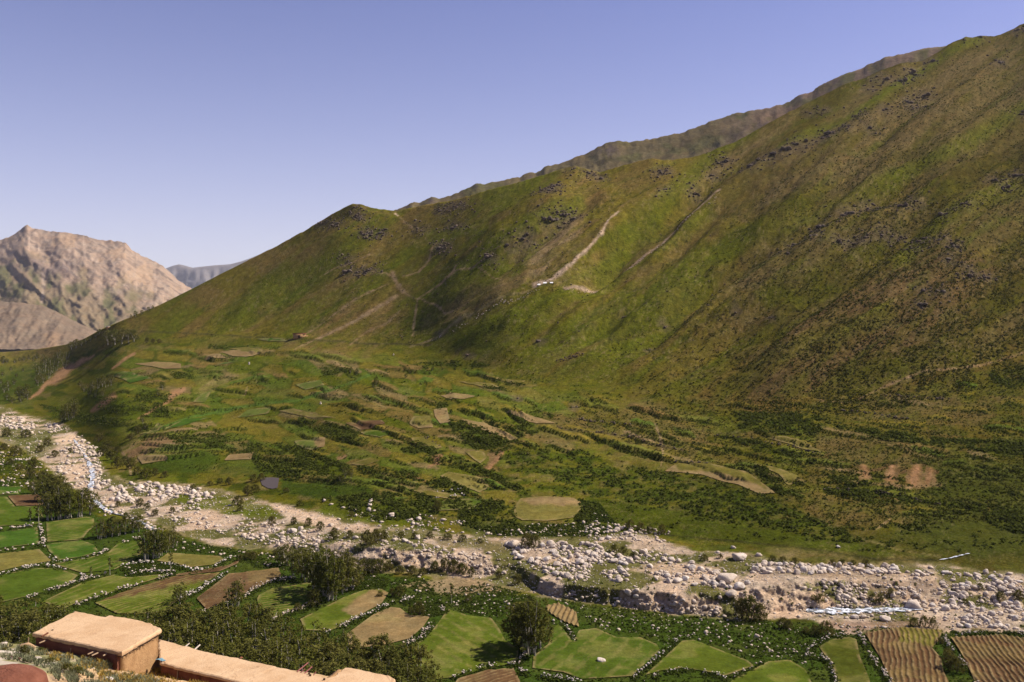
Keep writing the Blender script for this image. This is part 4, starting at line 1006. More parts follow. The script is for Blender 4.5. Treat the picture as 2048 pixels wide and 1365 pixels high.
def bar(p, q, r0, r1, n=6):
    """a straight round bar in any direction"""
    p = np.array(p, float); q = np.array(q, float); d = q - p; d /= np.linalg.norm(d)
    a = np.cross(d, (0.3, 0.2, 0.9)); a /= np.linalg.norm(a); b = np.cross(d, a)
    V = []
    for c, r in ((p, r0), (q, r1)):
        for k in range(n): V.append(c + r * (a * math.cos(6.2832 * k / n) + b * math.sin(6.2832 * k / n)))
    Fc = [(k, (k + 1) % n, n + (k + 1) % n, n + k) for k in range(n)] + [(0, i, i + 1, i + 1) for i in range(1, n - 1)] + [(n, n + i + 1, n + i, n + i) for i in range(1, n - 1)]
    return np.array(V), [f[:3] if len(set(f)) == 3 else f for f in Fc]

def join(parts):
    V = []; Fc = []; o = 0
    for v, f in parts:
        V.append(np.asarray(v, float)); Fc.append(np.asarray(f) + o); o += len(v)
    return np.vstack(V), np.vstack(Fc)

def tree_shape(kind, seed):
    """leaf and wood meshes of a tree one unit high"""
    r = np.random.default_rng(seed)
    wood = []; cen = []; rad = []
    if kind == 'poplar':        # several slender stems, narrow sprays of leaves
        for k in range(r.integers(2, 5)):
            a = r.random() * 6.28; q = .02 + .07 * r.random(); lean = .04 + .12 * r.random(); h = .75 + .25 * r.random()
            b = np.array([q * math.cos(a), q * math.sin(a), -.02]); t = np.array([(q + lean) * math.cos(a), (q + lean) * math.sin(a), h])
            wood.append(tube([b, b * .5 + t * .5 + np.array([.01, .01, 0]), t], [.014, .009, .003]))
            for i in range(26):
                f = .26 + .74 * (i / 25) + r.normal() * .02
                w = (.05 + .085 * math.sin(math.pi * min(1, max(.05, (f - .12) / .9)) ** .8))
                cen.append(b + (t - b) * min(f, 1.02) + np.array([r.normal() * w, r.normal() * w, 0])); rad.append(.035 + .03 * r.random())
        per, size = 26, .034
    elif kind == 'willow':      # broad bushy crown on short limbs
        wood.append(tube([(0, 0, -.03), (.01, .01, .2), (.03, 0, .5)], [.035, .026, .012]))
        for k in range(5):
            a = r.random() * 6.28; t = np.array([.26 * math.cos(a), .26 * math.sin(a), .55 + .3 * r.random()])
            wood.append(tube([(0, 0, .12), t * .55 + np.array([0, 0, .06]), t], [.02, .012, .004]))
        for i in range(90):
            a = r.random() * 6.28; z = r.random(); w = .36 * math.sqrt(max(.02, 1 - ((z - .42) / .6) ** 2)) * (r.random() ** .45)
            cen.append((w * math.cos(a), w * math.sin(a), .16 + .8 * z)); rad.append(.045 + .05 * r.random())
        per, size = 26, .042
    elif kind == 'sapling':     # one thin stem with a wispy head
        wood.append(tube([(0, 0, -.02), (.01, 0, .5), (.0, .01, 1)], [.012, .009, .003]))
        for i in range(22):
            f = .38 + .62 * r.random(); w = .09 * (1.15 - f)
            cen.append((r.normal() * w, r.normal() * w, f)); rad.append(.03 + .03 * r.random())
        per, size = 16, .045
    else:                       # shrub: leaves to the ground, many twigs
        for k in range(7):
            a = r.random() * 6.28; t = np.array([.5 * math.cos(a), .5 * math.sin(a), .45 + .3 * r.random()])
            wood.append(tube([(0, 0, -.05), t * .5 + np.array([0, 0, .1]), t], [.02, .014, .005], 4))
        for i in range(60):
            a = r.random() * 6.28; z = r.random() ** .8; w = .62 * math.sqrt(max(.02, 1 - (z * .95) ** 2)) * (r.random() ** .4)
            cen.append((w * math.cos(a), w * math.sin(a), .06 + .82 * z)); rad.append(.10 + .08 * r.random())
        per, size = 20, .085
    lv = leaf_cloud(np.array(cen), np.array(rad), per, size, seed + 5)
    return lv, join(wood)

SHAPES = {}
for kind, mat, nvar in (('poplar', M_poplar, 6), ('willow', M_willow, 4), ('sapling', M_poplar, 3), ('shrub', M_shrub, 6)):
    SHAPES[kind] = []
    for k in range(nvar):
        lv, wd = tree_shape(kind, 900 + 37 * k + len(kind))
        SHAPES[kind].append((mesh('crown', *lv, mat), mesh('trunk' if kind != 'shrub' else 'stem', *wd, M_bark if kind != 'shrub' else M_stem, True)))

ORD = ['first', 'second', 'third', 'fourth', 'fifth', 'sixth', 'seventh', 'eighth', 'ninth', 'tenth', 'eleventh', 'twelfth', 'thirteenth', 'fourteenth', 'fifteenth', 'sixteenth', 'seventeenth', 'eighteenth', 'nineteenth', 'twentieth',
       'twenty-first', 'twenty-second', 'twenty-third', 'twenty-fourth', 'twenty-fifth', 'twenty-sixth']
def number_labels(items, text):
    """items sorted from the left: give each its own wording"""
    n = len(items)
    for i in range(n):
        if n == 1: yield items[i], text.replace('# ', '')
        elif i == 0: yield items[i], text.replace('#', 'leftmost')
        elif i == n - 1: yield items[i], text.replace('#', 'rightmost')
        else: yield items[i], text.replace('#', ORD[i] + '-from-left')

def plant(kind, px, py, hpx, label, cat, group, wide=1.0, name=None):
    x, y, z = g1(px, py)
    h = hpx * y / F
    lv, wd = SHAPES[kind][random.randrange(len(SHAPES[kind]))]
    o = thing(name or {'poplar': 'poplar_tree', 'willow': 'willow_tree', 'sapling': 'young_tree', 'shrub': 'shrub'}[kind], label, cat, (x, y, z), group,
              (random.uniform(-.03, .03), random.uniform(-.03, .03), random.random() * 6.28), (h * wide, h * wide, h))
    link('crown', lv, o); link(wd.name.split('.')[0], wd, o)
    return o

# every list: (where it stands in the photo, height in photo pixels, form, width)
def plant_group(text, cat, group, rows):
    rows = sorted(rows, key=lambda r: r[0])
    for r, lab in number_labels(rows, text):
        plant(r[3], r[0], r[1], r[2], lab, cat, group, r[4] if len(r) > 4 else 1.0)

plant_group('# tree of the dark clump between green fields and stream', 'tree', 'trees of the dark clump by the stream',
    [(97, 1041, 58, 'poplar', 1.2), (106, 1041, 56, 'poplar', 1.1), (118, 1039, 60, 'poplar', 1.1), (126, 1038, 66, 'poplar', 1.1), (136, 1037, 62, 'poplar', 1.2), (150, 1036, 66, 'poplar', 1.2), (165, 1034, 58, 'poplar', 1.2), (180, 1030, 48, 'willow', 1.1),
     (85, 1004, 44, 'willow', 1.1), (101, 1004, 50, 'willow', 1.2), (118, 1003, 52, 'willow', 1.2), (70, 988, 28, 'willow', 1.2), (134, 1010, 44, 'willow', 1.0)])
plant_group('# bare-stemmed slim tree in front of the dark clump', 'tree', 'slim trees at the field wall', [(60, 1054, 40, 'sapling', 1.2), (78, 1054, 48, 'sapling', 1.2)])
plant_group('# willow of the row above the rounded green field', 'tree', 'row of willows by the stream bend',
    [(199, 1079, 36, 'poplar', 1.4), (212, 1076, 42, 'poplar', 1.3), (224, 1074, 42, 'willow', 1.0), (238, 1071, 42, 'poplar', 1.3), (250, 1069, 44, 'willow', 1.0), (264, 1066, 38, 'poplar', 1.4), (278, 1064, 34, 'willow', 1.0)])
plant_group('# poplar of the tall row with white trunks at the long curved field', 'tree', 'tall poplar row at the curved field',
    [(293, 1120, 58, 'poplar', 1.2), (302, 1119, 62, 'poplar', 1.2), (312, 1116, 56, 'poplar', 1.2), (322, 1111, 54, 'poplar', 1.2), (334, 1104, 50, 'poplar', 1.2), (346, 1096, 42, 'poplar', 1.3)])
plant_group('# thin young tree standing alone on a field wall', 'tree', 'lone saplings on the field walls', [(220, 1150, 36, 'sapling', 1.5), (182, 1152, 20, 'sapling', 1.5), (341, 1143, 40, 'sapling', 1.2), (903, 1208, 40, 'sapling', 1.2)])
plant_group('# tree of the clump standing over the gorge beside the striped field', 'tree', 'tree clump over the gorge',
    [(588, 1152, 56, 'poplar', 1.3), (604, 1156, 62, 'willow', 1.0), (616, 1165, 70, 'poplar', 1.2), (629, 1178, 86, 'poplar', 1.1), (641, 1184, 92, 'poplar', 1.1), (652, 1192, 96, 'poplar', 1.1), (660, 1199, 104, 'poplar', 1.1), (668, 1199, 98, 'poplar', 1.1),
     (682, 1187, 84, 'poplar', 1.1), (692, 1182, 80, 'poplar', 1.2), (706, 1178, 62, 'willow', 1.0), (574, 1132, 44, 'willow', 1.0), (562, 1128, 36, 'willow', 1.0)])
plant_group('# stem of the big willow clump beside the lime green field', 'tree', 'big willow clump on the field corner',
    [(1043, 1290, 84, 'willow', 1.0), (1052, 1294, 98, 'poplar', 1.3), (1060, 1303, 108, 'poplar', 1.3), (1067, 1310, 116, 'poplar', 1.2), (1073, 1304, 104, 'poplar', 1.3), (1080, 1297, 84, 'willow', .9)])
plant_group('# round bush casting a shadow on the striped green field', 'shrub', 'round bushes on the striped field', [(627, 1213, 36, 'shrub', .8), (595, 1222, 16, 'shrub', .9)])
# the grove behind the mud roofs
G = []
tops = [(-60, 1190), (0, 1188), (60, 1192), (110, 1205), (160, 1200), (210, 1215), (250, 1205), (300, 1205), (340, 1200), (380, 1212), (420, 1215), (450, 1190), (490, 1186), (540, 1210), (580, 1238), (620, 1235), (660, 1252), (700, 1268), (760, 1270), (810, 1282), (850, 1298), (880, 1320)]
for row, (off, hp) in enumerate(((6, 84), (40, 98), (84, 112))):
    for px in np.arange(-40 + 9 * row, 870 - 14 * row, 25):
        p = px + random.uniform(-8, 8)
        top = np.interp(p, [t[0] for t in tops], [t[1] for t in tops]) + off + random.uniform(-8, 12)
        h = hp * random.uniform(.85, 1.15)
        G.append((p, top + h, h, 'poplar' if random.random() < .72 else 'willow', random.uniform(1.15, 1.5)))
G += [(462, 1216, 56, 'poplar', 1.3), (474, 1212, 50, 'poplar', 1.2), (354, 1205, 44, 'poplar', 1.2), (360, 1210, 36, 'willow', 1.0)]
for k, (lo, hi, txt) in enumerate(((-100, 105, 'left of the higher mud roof'), (105, 240, 'behind the higher mud roof'), (240, 350, 'above the step between the two mud roofs'), (350, 450, 'behind the upper half of the long mud roof'), (450, 540, 'behind the pale poles of the long roof'),
                                   (540, 640, 'behind the four reddish poles'), (640, 740, 'behind the notch of the long roof'), (740, 1000, 'right of the long mud roof'))):
    plant_group('# tree of the thick grove ' + txt, 'tree', 'grove behind the mud roofs', [g for g in G if lo <= g[0] < hi])

# far trees on the left
FAR = [('round tree of the bush cluster on the left spur', [(216, 690, 30, 'willow', 1.1), (230, 690, 32, 'willow', 1.2), (244, 689, 31, 'willow', 1.2), (257, 686, 28, 'willow', 1.1), (268, 683, 24, 'willow', 1.1)]),
       ('low bush right of the round bush cluster', [(294, 686, 11, 'shrub', .9), (306, 688, 10, 'shrub', 1.0), (318, 687, 9, 'shrub', 1.0)]),
       ('tiny tree on the skyline of the left spur', [(262, 637, 8, 'willow'), (271, 634, 12, 'willow', 1.1), (284, 629, 9, 'willow', 1.1), (297, 622, 8, 'willow', 1.3), (306, 618, 7, 'willow', 1.3)]),
       ('small tree along the shoulder left of the bush cluster', [(143, 700, 16, 'willow', 1.1), (152, 697, 18, 'willow', 1.2), (163, 692, 12, 'willow', 1.2), (172, 688, 12, 'willow', 1.2), (181, 683, 10, 'willow', 1.2), (192, 676, 11, 'willow', 1.2), (199, 668, 11, 'willow', 1.2)]),
       ('poplar of the far stand above the tan scar', [(74, 752, 26, 'poplar', 1.2), (82, 757, 28, 'poplar', 1.2), (88, 746, 30, 'poplar', 1.1), (95, 741, 26, 'poplar', 1.2), (97, 758, 28, 'poplar', 1.2), (104, 747, 30, 'poplar', 1.1), (107, 731, 22, 'poplar', 1.2), (113, 742, 26, 'poplar', 1.2),
                                                       (118, 728, 24, 'poplar', 1.2), (124, 722, 22, 'poplar', 1.3), (129, 738, 20, 'poplar', 1.3), (134, 720, 18, 'poplar', 1.3), (91, 727, 20, 'poplar', 1.2), (76, 772, 22, 'willow', 1.1), (86, 766, 18, 'willow', 1.1)]),
       ('tree of the hazy belt on the far valley floor', [(6, 728, 16, 'willow', 1.1), (14, 727, 10, 'willow', 1.2), (30, 727, 9, 'willow', 1.2), (40, 724, 10, 'willow', 1.2), (48, 723, 11, 'willow', 1.2), (58, 721, 10, 'willow', 1.2), (66, 722, 11, 'poplar', 1.3), (74, 720, 12, 'willow', 1.2), (22, 742, 9, 'willow'), (46, 744, 8, 'willow'), (5, 752, 9, 'willow', 1.3), (33, 755, 8, 'willow', 1.3)]),
       ('dark tree on the far bank left of the tan scar', [(8, 786, 18, 'willow', 1.1), (18, 782, 24, 'poplar', 1.2), (14, 800, 14, 'willow', 1.3), (38, 798, 26, 'willow', .9), (48, 796, 30, 'poplar', 1.2), (55, 800, 22, 'willow', 1.0), (28, 770, 12, 'willow', 1.3), (2, 770, 12, 'willow', 1.3), (24, 806, 12, 'willow', 1.4), (42, 805, 14, 'willow', 1.2)]),
       ('tree of the loose stand right of the tan scar', [(186, 782, 22, 'willow', 1.0), (196, 778, 24, 'poplar', 1.3), (205, 774, 24, 'willow', 1.0), (214, 775, 22, 'poplar', 1.3), (222, 771, 22, 'willow', 1.0), (178, 790, 18, 'poplar', 1.3), (168, 784, 14, 'willow', 1.2), (190, 795, 16, 'poplar', 1.4), (206, 792, 14, 'poplar', 1.4), (160, 772, 12, 'willow', 1.2)]),
       ('dark pointed tree above the pale stream gravel', [(131, 840, 30, 'willow', .8), (140, 840, 42, 'poplar', 1.2), (148, 836, 26, 'willow', .9), (124, 843, 18, 'willow', 1.1)]),
       ('dark bush among the far terrace fields', [(701, 748, 11, 'willow', 1.1), (714, 750, 12, 'willow', 1.1), (752, 774, 20, 'willow', .8), (747, 775, 10, 'willow', 1.1), (812, 758, 9, 'willow', 1.3), (865, 742, 8, 'willow', 1.3), (325, 780, 16, 'willow', 1.1), (316, 793, 12, 'willow', 1.2), (286, 852, 18, 'willow', .9), (290, 858, 14, 'willow', 1.0)]),
       ('leaning dark bush on the slope of thickets', [(690, 957, 22, 'willow', 1.0), (702, 958, 20, 'willow', 1.1), (680, 962, 12, 'willow', 1.2), (1056, 912, 10, 'willow', 1.2), (820, 745, 7, 'willow', 1.2)])]
for txt, rows in FAR: plant_group('# ' + txt, 'shrub' if 'bush' in txt else 'tree', 'plants like the ' + txt, rows)

SHR = [('grey green bush on the gravel left of the gorge', [(544, 1050, 20, 'shrub', .75), (588, 1049, 16, 'shrub', .75), (617, 1052, 17, 'shrub', .8), (640, 1062, 20, 'shrub', .8), (667, 1080, 26, 'shrub', .75), (700, 1076, 16, 'shrub', .8), (702, 1034, 12, 'shrub', .8)]),
       ('bush on the rim of the gorge', [(733, 1092, 34, 'shrub', .7), (752, 1086, 28, 'shrub', .75), (768, 1080, 20, 'shrub', .8), (802, 1075, 12, 'shrub', 1), (830, 1078, 14, 'shrub', 1), (860, 1077, 14, 'shrub', 1.1), (895, 1080, 15, 'shrub', 1.1), (925, 1083, 14, 'shrub', 1.2), (960, 1086, 10, 'shrub', 1.2)]),
       ('bush in the bottom of the gorge', [(728, 1142, 26, 'shrub', .8), (744, 1150, 34, 'shrub', .75), (760, 1146, 30, 'shrub', .8), (778, 1143, 22, 'shrub', .8), (800, 1148, 16, 'shrub', 1), (824, 1149, 18, 'shrub', 1), (845, 1150, 16, 'shrub', 1), (869, 1143, 22, 'shrub', .8), (890, 1140, 24, 'shrub', .8), (908, 1147, 28, 'shrub', .8), (926, 1150, 26, 'shrub', .8), (943, 1154, 20, 'shrub', .8), (998, 1158, 16, 'shrub', .8), (1034, 1170, 22, 'shrub', .8)]),
       ('leafy bush among the weeds below the gorge', [(799, 1194, 24, 'shrub', .8), (784, 1192, 16, 'shrub', .8), (838, 1232, 30, 'shrub', .75), (822, 1228, 14, 'shrub', 1), (760, 1194, 12, 'shrub', 1), (936, 1204, 14, 'shrub', 1)]),
       ('bush along the upper edge of the gravel', [(875, 1022, 22, 'shrub', .8), (1054, 1098, 30, 'shrub', .8), (1070, 1096, 26, 'shrub', .8), (1260, 1062, 20, 'shrub', .9), (1282, 1066, 18, 'shrub', .9), (1300, 1070, 16, 'shrub', .9), (1324, 1071, 20, 'shrub', .8), (1228, 1106, 16, 'shrub', 1), (1246, 1112, 18, 'shrub', 1), (1268, 1117, 14, 'shrub', 1.1), (1408, 1124, 14, 'shrub', 1), (1440, 1120, 10, 'shrub', 1.1)]),
       ('low bush on the grassy strip right of the big boulder', [(1545, 1124, 12, 'shrub', 1.1), (1566, 1126, 12, 'shrub', 1.1), (1590, 1126, 11, 'shrub', 1.1), (1665, 1131, 16, 'shrub', .9), (1684, 1130, 14, 'shrub', 1), (1706, 1132, 14, 'shrub', 1), (1732, 1130, 16, 'shrub', .9)]),
       ('big bush below the sandy bank', [(1484, 1238, 42, 'shrub', .75), (1500, 1242, 52, 'shrub', .7), (1520, 1242, 36, 'shrub', .75)]),
       ('bush between the weeds and the curved stone wall', [(1566, 1258, 24, 'shrub', .8), (1578, 1260, 20, 'shrub', .8), (1630, 1272, 22, 'shrub', .9), (1652, 1273, 32, 'shrub', .75), (1612, 1268, 14, 'shrub', 1)]),
       ('bush on the stony bank above the furrowed fields', [(1640, 1206, 20, 'shrub', .9), (1628, 1204, 14, 'shrub', .9), (1744, 1208, 20, 'shrub', .9), (1760, 1208, 18, 'shrub', .9), (1782, 1192, 14, 'shrub', .9), (1828, 1254, 18, 'shrub', .9), (1848, 1254, 22, 'shrub', .8), (1866, 1256, 20, 'shrub', .8), (1930, 1212, 14, 'shrub', 1), (2000, 1205, 20, 'shrub', 1), (2036, 1202, 22, 'shrub', 1), (1960, 1180, 14, 'shrub', 1)]),
       ('bush growing on the wall between the furrowed fields', [(1900, 1340, 38, 'shrub', .7), (1914, 1348, 34, 'shrub', .75), (1896, 1318, 20, 'shrub', .8), (1880, 1290, 14, 'shrub', .9)]),
       ('bush in the stony flat left of the stream', [(14, 874, 18, 'shrub', 1), (31, 912, 22, 'shrub', .9), (51, 876, 18, 'shrub', 1), (65, 937, 22, 'shrub', .9), (80, 905, 16, 'shrub', 1), (95, 893, 18, 'shrub', .9), (110, 915, 16, 'shrub', .9), (62, 958, 24, 'shrub', .8), (85, 966, 26, 'shrub', .8), (102, 972, 24, 'shrub', .8), (120, 975, 18, 'shrub', .9), (40, 940, 14, 'shrub', 1.1), (20, 930, 14, 'shrub', 1.1), (8, 900, 14, 'shrub', 1.1), (140, 905, 10, 'shrub', 1)]),
       ('bush on the dark bank right of the stream', [(198, 884, 18, 'shrub', .9), (206, 912, 22, 'shrub', .8), (222, 920, 20, 'shrub', .9), (235, 936, 24, 'shrub', .8), (250, 930, 18, 'shrub', .9), (262, 938, 24, 'shrub', .8), (276, 950, 18, 'shrub', .9), (292, 957, 22, 'shrub', .9), (310, 952, 16, 'shrub', .9), (215, 895, 16, 'shrub', 1), (236, 905, 14, 'shrub', 1), (276, 868, 18, 'shrub', .9), (262, 880, 14, 'shrub', 1), (330, 955, 14, 'shrub', 1)]),
       ('bush on the boulder field below the stream bend', [(236, 1014, 12, 'shrub', 1), (280, 1014, 18, 'shrub', .9), (294, 1018, 12, 'shrub', 1), (310, 1032, 14, 'shrub', 1), (345, 1026, 12, 'shrub', 1)]),
       ('bush beside the little dark pond', [(386, 982, 14, 'shrub', .9), (458, 970, 16, 'shrub', .9), (475, 1010, 20, 'shrub', .9), (495, 992, 22, 'shrub', .8), (510, 985, 18, 'shrub', .9), (523, 962, 16, 'shrub', .9), (508, 962, 14, 'shrub', 1), (440, 968, 12, 'shrub', 1.1), (420, 972, 10, 'shrub', 1.1), (600, 1012, 12, 'shrub', 1.1), (480, 1022, 14, 'shrub', .9), (572, 985, 10, 'shrub', 1.1)]),
       ('bush at the foot of the gravel beside the ploughed field', [(480, 1122, 14, 'shrub', .9), (506, 1120, 18, 'shrub', .9), (494, 1118, 14, 'shrub', 1), (552, 1112, 14, 'shrub', 1)])]
for txt, rows in SHR: plant_group('# ' + txt, 'shrub', 'shrubs like the ' + txt, rows)

# ------------------------------------------------------------------ stones
def ico():
    t = (1 + 5 ** .5) / 2
    v = np.array([(-1, t, 0), (1, t, 0), (-1, -t, 0), (1, -t, 0), (0, -1, t), (0, 1, t), (0, -1, -t), (0, 1, -t), (t, 0, -1), (t, 0, 1), (-t, 0, -1), (-t, 0, 1)]) / math.sqrt(1 + t * t)
    f = np.array([(0, 11, 5), (0, 5, 1), (0, 1, 7), (0, 7, 10), (0, 10, 11), (1, 5, 9), (5, 11, 4), (11, 10, 2), (10, 7, 6), (7, 1, 8), (3, 9, 4), (3, 4, 2), (3, 2, 6), (3, 6, 8), (3, 8, 9), (4, 9, 5), (2, 4, 11), (6, 2, 10), (8, 6, 7), (9, 8, 1)])
    return v, f
ICO_V, ICO_F = ico()
def subdivide(v, f):
    v = list(map(tuple, v)); mid = {}; out = []
    def m(a, b):
        k = (min(a, b), max(a, b))
        if k not in mid:
            p = (np.array(v[a]) + np.array(v[b])) / 2; p /= np.linalg.norm(p); v.append(tuple(p)); mid[k] = len(v) - 1
        return mid[k]
    for a, b, c in f:
        x, y, z = m(a, b), m(b, c), m(c, a); out += [(a, x, z), (b, y, x), (c, z, y), (x, y, z)]
    return np.array(v), np.array(out)
S1 = subdivide(ICO_V, ICO_F); S2 = subdivide(*S1)
def boulder_shape(seed, base=S2, cuts=9, rough=.10):
    """a rounded block: a ball planed by a few flat faces, then worn"""
    r = np.random.default_rng(seed)
    v = base[0].copy()
    for k in range(cuts):
        n = r.normal(size=3); n /= np.linalg.norm(n); d = .55 + .30 * r.random()
        s = v @ n; k2 = s > d
        v[k2] -= np.outer((s[k2] - d) * .88, n)
    v *= np.array([1, .85 + .2 * r.random(), .62 + .3 * r.random()])
    v *= 1 + (r.random((len(v), 1)) - .5) * rough
    return v, base[1]
BOULD = [mesh('boulder', *boulder_shape(50 + k, S2, 14, .07), M_stone, False) for k in range(10)]
CRAGS = []
for k in range(7):
    r = np.random.default_rng(700 + k); parts = []
    for i in range(5):
        v, f = boulder_shape(720 + 9 * k + i, S1, 7, .2)
        parts.append((v * (.35 + .4 * r.random()) * np.array([1, 1, 1.2]) + np.array([r.normal() * .55, r.normal() * .3, .1 + r.random() * .25]), f))
    CRAGS.append(mesh('rock_outcrop', *join(parts), M_dark_rock))

def scatter(poly, n, fn=None):
    """points of the photo inside a polygon, with the places on the ground they stand for"""
    x0, x1 = min(p[0] for p in poly), max(p[0] for p in poly); y0, y1 = min(p[1] for p in poly), max(p[1] for p in poly)
    a = rng.uniform(x0, x1, n); b = rng.uniform(y0, y1, n)
    k = in_poly(a, b, poly)
    if fn is not None: k &= rng.random(n) < fn(a, b)
    return a[k], b[k]

B = []     # (px, py of its foot, width in photo pixels, spoken for)
NAMED = [(1101, 1094, 20), (1353, 1166, 21), (1372, 1162, 18), (1422, 1170, 17), (1410, 1160, 18), (1480, 1180, 25), (1463, 1194, 26), (1510, 1143, 20), (1538, 1145, 20), (1480, 1121, 34), (1255, 1181, 17), (1114, 1132, 17), (1160, 1130, 21), (1130, 1126, 16), (1141, 1119, 16),
         (1233, 1066, 15), (1243, 1062, 14), (1252, 1073, 13), (1262, 1069, 13), (1285, 1066, 9), (1218, 1082, 14), (1228, 1125, 19), (1466, 1097, 11), (1436, 1109, 10), (1517, 1114, 13), (1316, 1258, 10), (1514, 1276, 13), (1413, 1266, 13), (1026, 1095, 28), (1015, 1092, 16),
         (834, 1078, 18), (711, 1078, 14), (588, 1064, 17), (601, 1060, 14), (838, 1040, 14), (887, 1041, 11), (784, 1032, 15), (810, 1084, 15), (636, 1086, 12), (649, 1003, 9), (1770, 1241, 24), (1693, 1196, 16), (1647, 1140, 19), (1608, 1143, 21), (1620, 1142, 13), (1687, 1139, 16), (1712, 1139, 15),
         (1756, 1143, 15), (1770, 1141, 12), (1784, 1137, 14), (1890, 1223, 19), (1709, 1237, 17), (1726, 1236, 15), (1819, 1179, 11), (1861, 1134, 12), (1972, 1143, 15), (1890, 1145, 16), (1972, 1191, 13), (1943, 1210, 12), (1240, 1140, 14), (1180, 1133, 13), (1200, 1128, 14), (1096, 1120, 14), (1338, 1068, 8),
         (1128, 1150, 11), (1118, 1160, 12), (1660, 1138, 14), (1640, 1142, 12), (1740, 1140, 13), (1725, 1141, 12), (1495, 1172, 14), (1440, 1196, 12), (1388, 1206, 12), (1272, 1196, 14), (740, 1012, 12), (742, 1004, 10), (738, 1020, 10), (662, 1010, 10), (686, 1017, 9)]
B += [(a, b, w) for a, b, w in NAMED]
def gravel_density(a, b):
    n = fbm(a / 34, b / 20, 3, 181 + 7)
    return sstep(.46, .72, n)
def gravel_density2(a, b): return sstep(.36, .60, fbm(a / 26, b / 13, 3, 197))
def band(poly, n, w0, w1, fn=gravel_density, power=3.0):
    a, b = scatter(poly, n, fn)
    w = w0 + (w1 - w0) * rng.random(len(a)) ** power
    B.extend(zip(a, b, w))
band(GRAVEL, 10000, 1.8, 12, gravel_density, 4.5)
band(GRAVEL, 15000, 1.5, 6, lambda a, b: .25 + .75 * sstep(.40, .62, fbm(a / 30, b / 15, 3, 205)), 2.5)
band([(185, 962), (300, 965), (440, 985), (450, 1005), (400, 1012), (330, 1000), (270, 1010), (215, 1000), (195, 985)], 1700, 2.2, 15, gravel_density2, 3.2)
band([(300, 990), (470, 1040), (600, 1060), (600, 1090), (480, 1080), (380, 1050), (290, 1030)], 1500, 2, 12, gravel_density2, 3.5)
band([(0, 830), (60, 838), (120, 855), (135, 868), (80, 865), (0, 856)], 520, 2, 10, gravel_density2, 2.5)
band([(95, 880), (190, 910), (200, 960), (185, 985), (120, 965), (95, 930)], 520, 2, 11, gravel_density2, 3)
band([(150, 870), (200, 900), (210, 940), (190, 915)], 160, 3, 10, None, 2.5)
band([(540, 1040), (700, 1080), (700, 1120), (560, 1095), (480, 1075)], 900, 2, 12, gravel_density2, 3.5)
band([(760, 1072), (900, 1098), (1020, 1125), (1010, 1150), (880, 1120), (760, 1105)], 1600, 2, 11, gravel_density2, 3.0)
band([(1000, 1090), (1180, 1090), (1330, 1110), (1460, 1150), (1460, 1180), (1300, 1170), (1120, 1160), (1020, 1120)], 4200, 2, 16, gravel_density2, 4.2)
band([(1500, 1128), (1790, 1130), (1800, 1146), (1500, 1150)], 420, 2.5, 18, None, 3.2)
band([(1800, 1140), (2100, 1150), (2100, 1265), (1900, 1255), (1860, 1220), (1880, 1180)], 3400, 2, 16, gravel_density2, 3.6)
band([(1080, 1180), (1300, 1200), (1450, 1215), (1480, 1240), (1300, 1222), (1100, 1196)], 1600, 2, 11, gravel_density2, 3.0)
band([(1640, 1160), (1840, 1180), (1860, 1220), (1650, 1215)], 1300, 2, 12, gravel_density2, 3.2)
band([(700, 1015), (880, 1035), (960, 1050), (1140, 1075), (1000, 1072), (820, 1062), (690, 1030)], 1100, 2, 10, gravel_density2, 3.2)
band([(1160, 1040), (1340, 1065), (1330, 1090), (1180, 1085)], 260, 3, 11, None, 2.5)
# pale stones lying among the weeds of the valley floor
WEEDS = [[(1100, 1195), (1200, 1212), (1350, 1228), (1440, 1240), (1560, 1245), (1640, 1262), (1700, 1264), (1620, 1290), (1612, 1330), (1560, 1318), (1500, 1320), (1440, 1293), (1380, 1276), (1330, 1290), (1290, 1270), (1230, 1266), (1180, 1250), (1150, 1220)],
         [(880, 1190), (960, 1165), (1060, 1190), (1060, 1210), (1000, 1235), (930, 1228), (890, 1210), (840, 1200), (780, 1190), (780, 1160), (840, 1150)], [(350, 1075), (420, 1092), (480, 1100), (560, 1110), (600, 1125), (580, 1140), (520, 1138), (470, 1120), (440, 1112), (340, 1102)],
         [(240, 1137), (300, 1120), (330, 1131), (370, 1140), (300, 1150), (250, 1153)], [(0, 885), (60, 905), (100, 945), (60, 982), (0, 972)], [(690, 1186), (740, 1150), (780, 1160), (770, 1180), (720, 1182)], [(820, 1205), (880, 1205), (900, 1225), (860, 1236), (820, 1222)],
         [(1160, 1000), (1200, 1010), (1230, 1050), (1180, 1045)], [(940, 1055), (1160, 1045), (1250, 1060), (1200, 1075), (1000, 1072)]]
for p, n in zip(WEEDS, (950, 300, 280, 90, 220, 90, 90, 50, 200)): band(p, n, 2.2, 7.5, None, 3.2)
for pts, n in (([(148, 880), (168, 908), (186, 945), (180, 985), (206, 1018), (262, 1036), (310, 1062)], 330), ([(1606, 1226), (1680, 1228), (1765, 1226), (1850, 1222)], 110)):
    t = rng.random(n) * (len(pts) - 1); B += [(np.interp(q, range(len(pts)), [p[0] for p in pts]) + rng.normal() * (11 if n > 100 else 8), np.interp(q, range(len(pts)), [p[1] for p in pts]) + rng.normal() * (5 if n > 100 else 7), 2.5 + 8 * rng.random() ** 2.5) for q in t]
B = np.array(B)
order = np.argsort(-B[:, 2]); 
big, small = order[:299], order[299:]
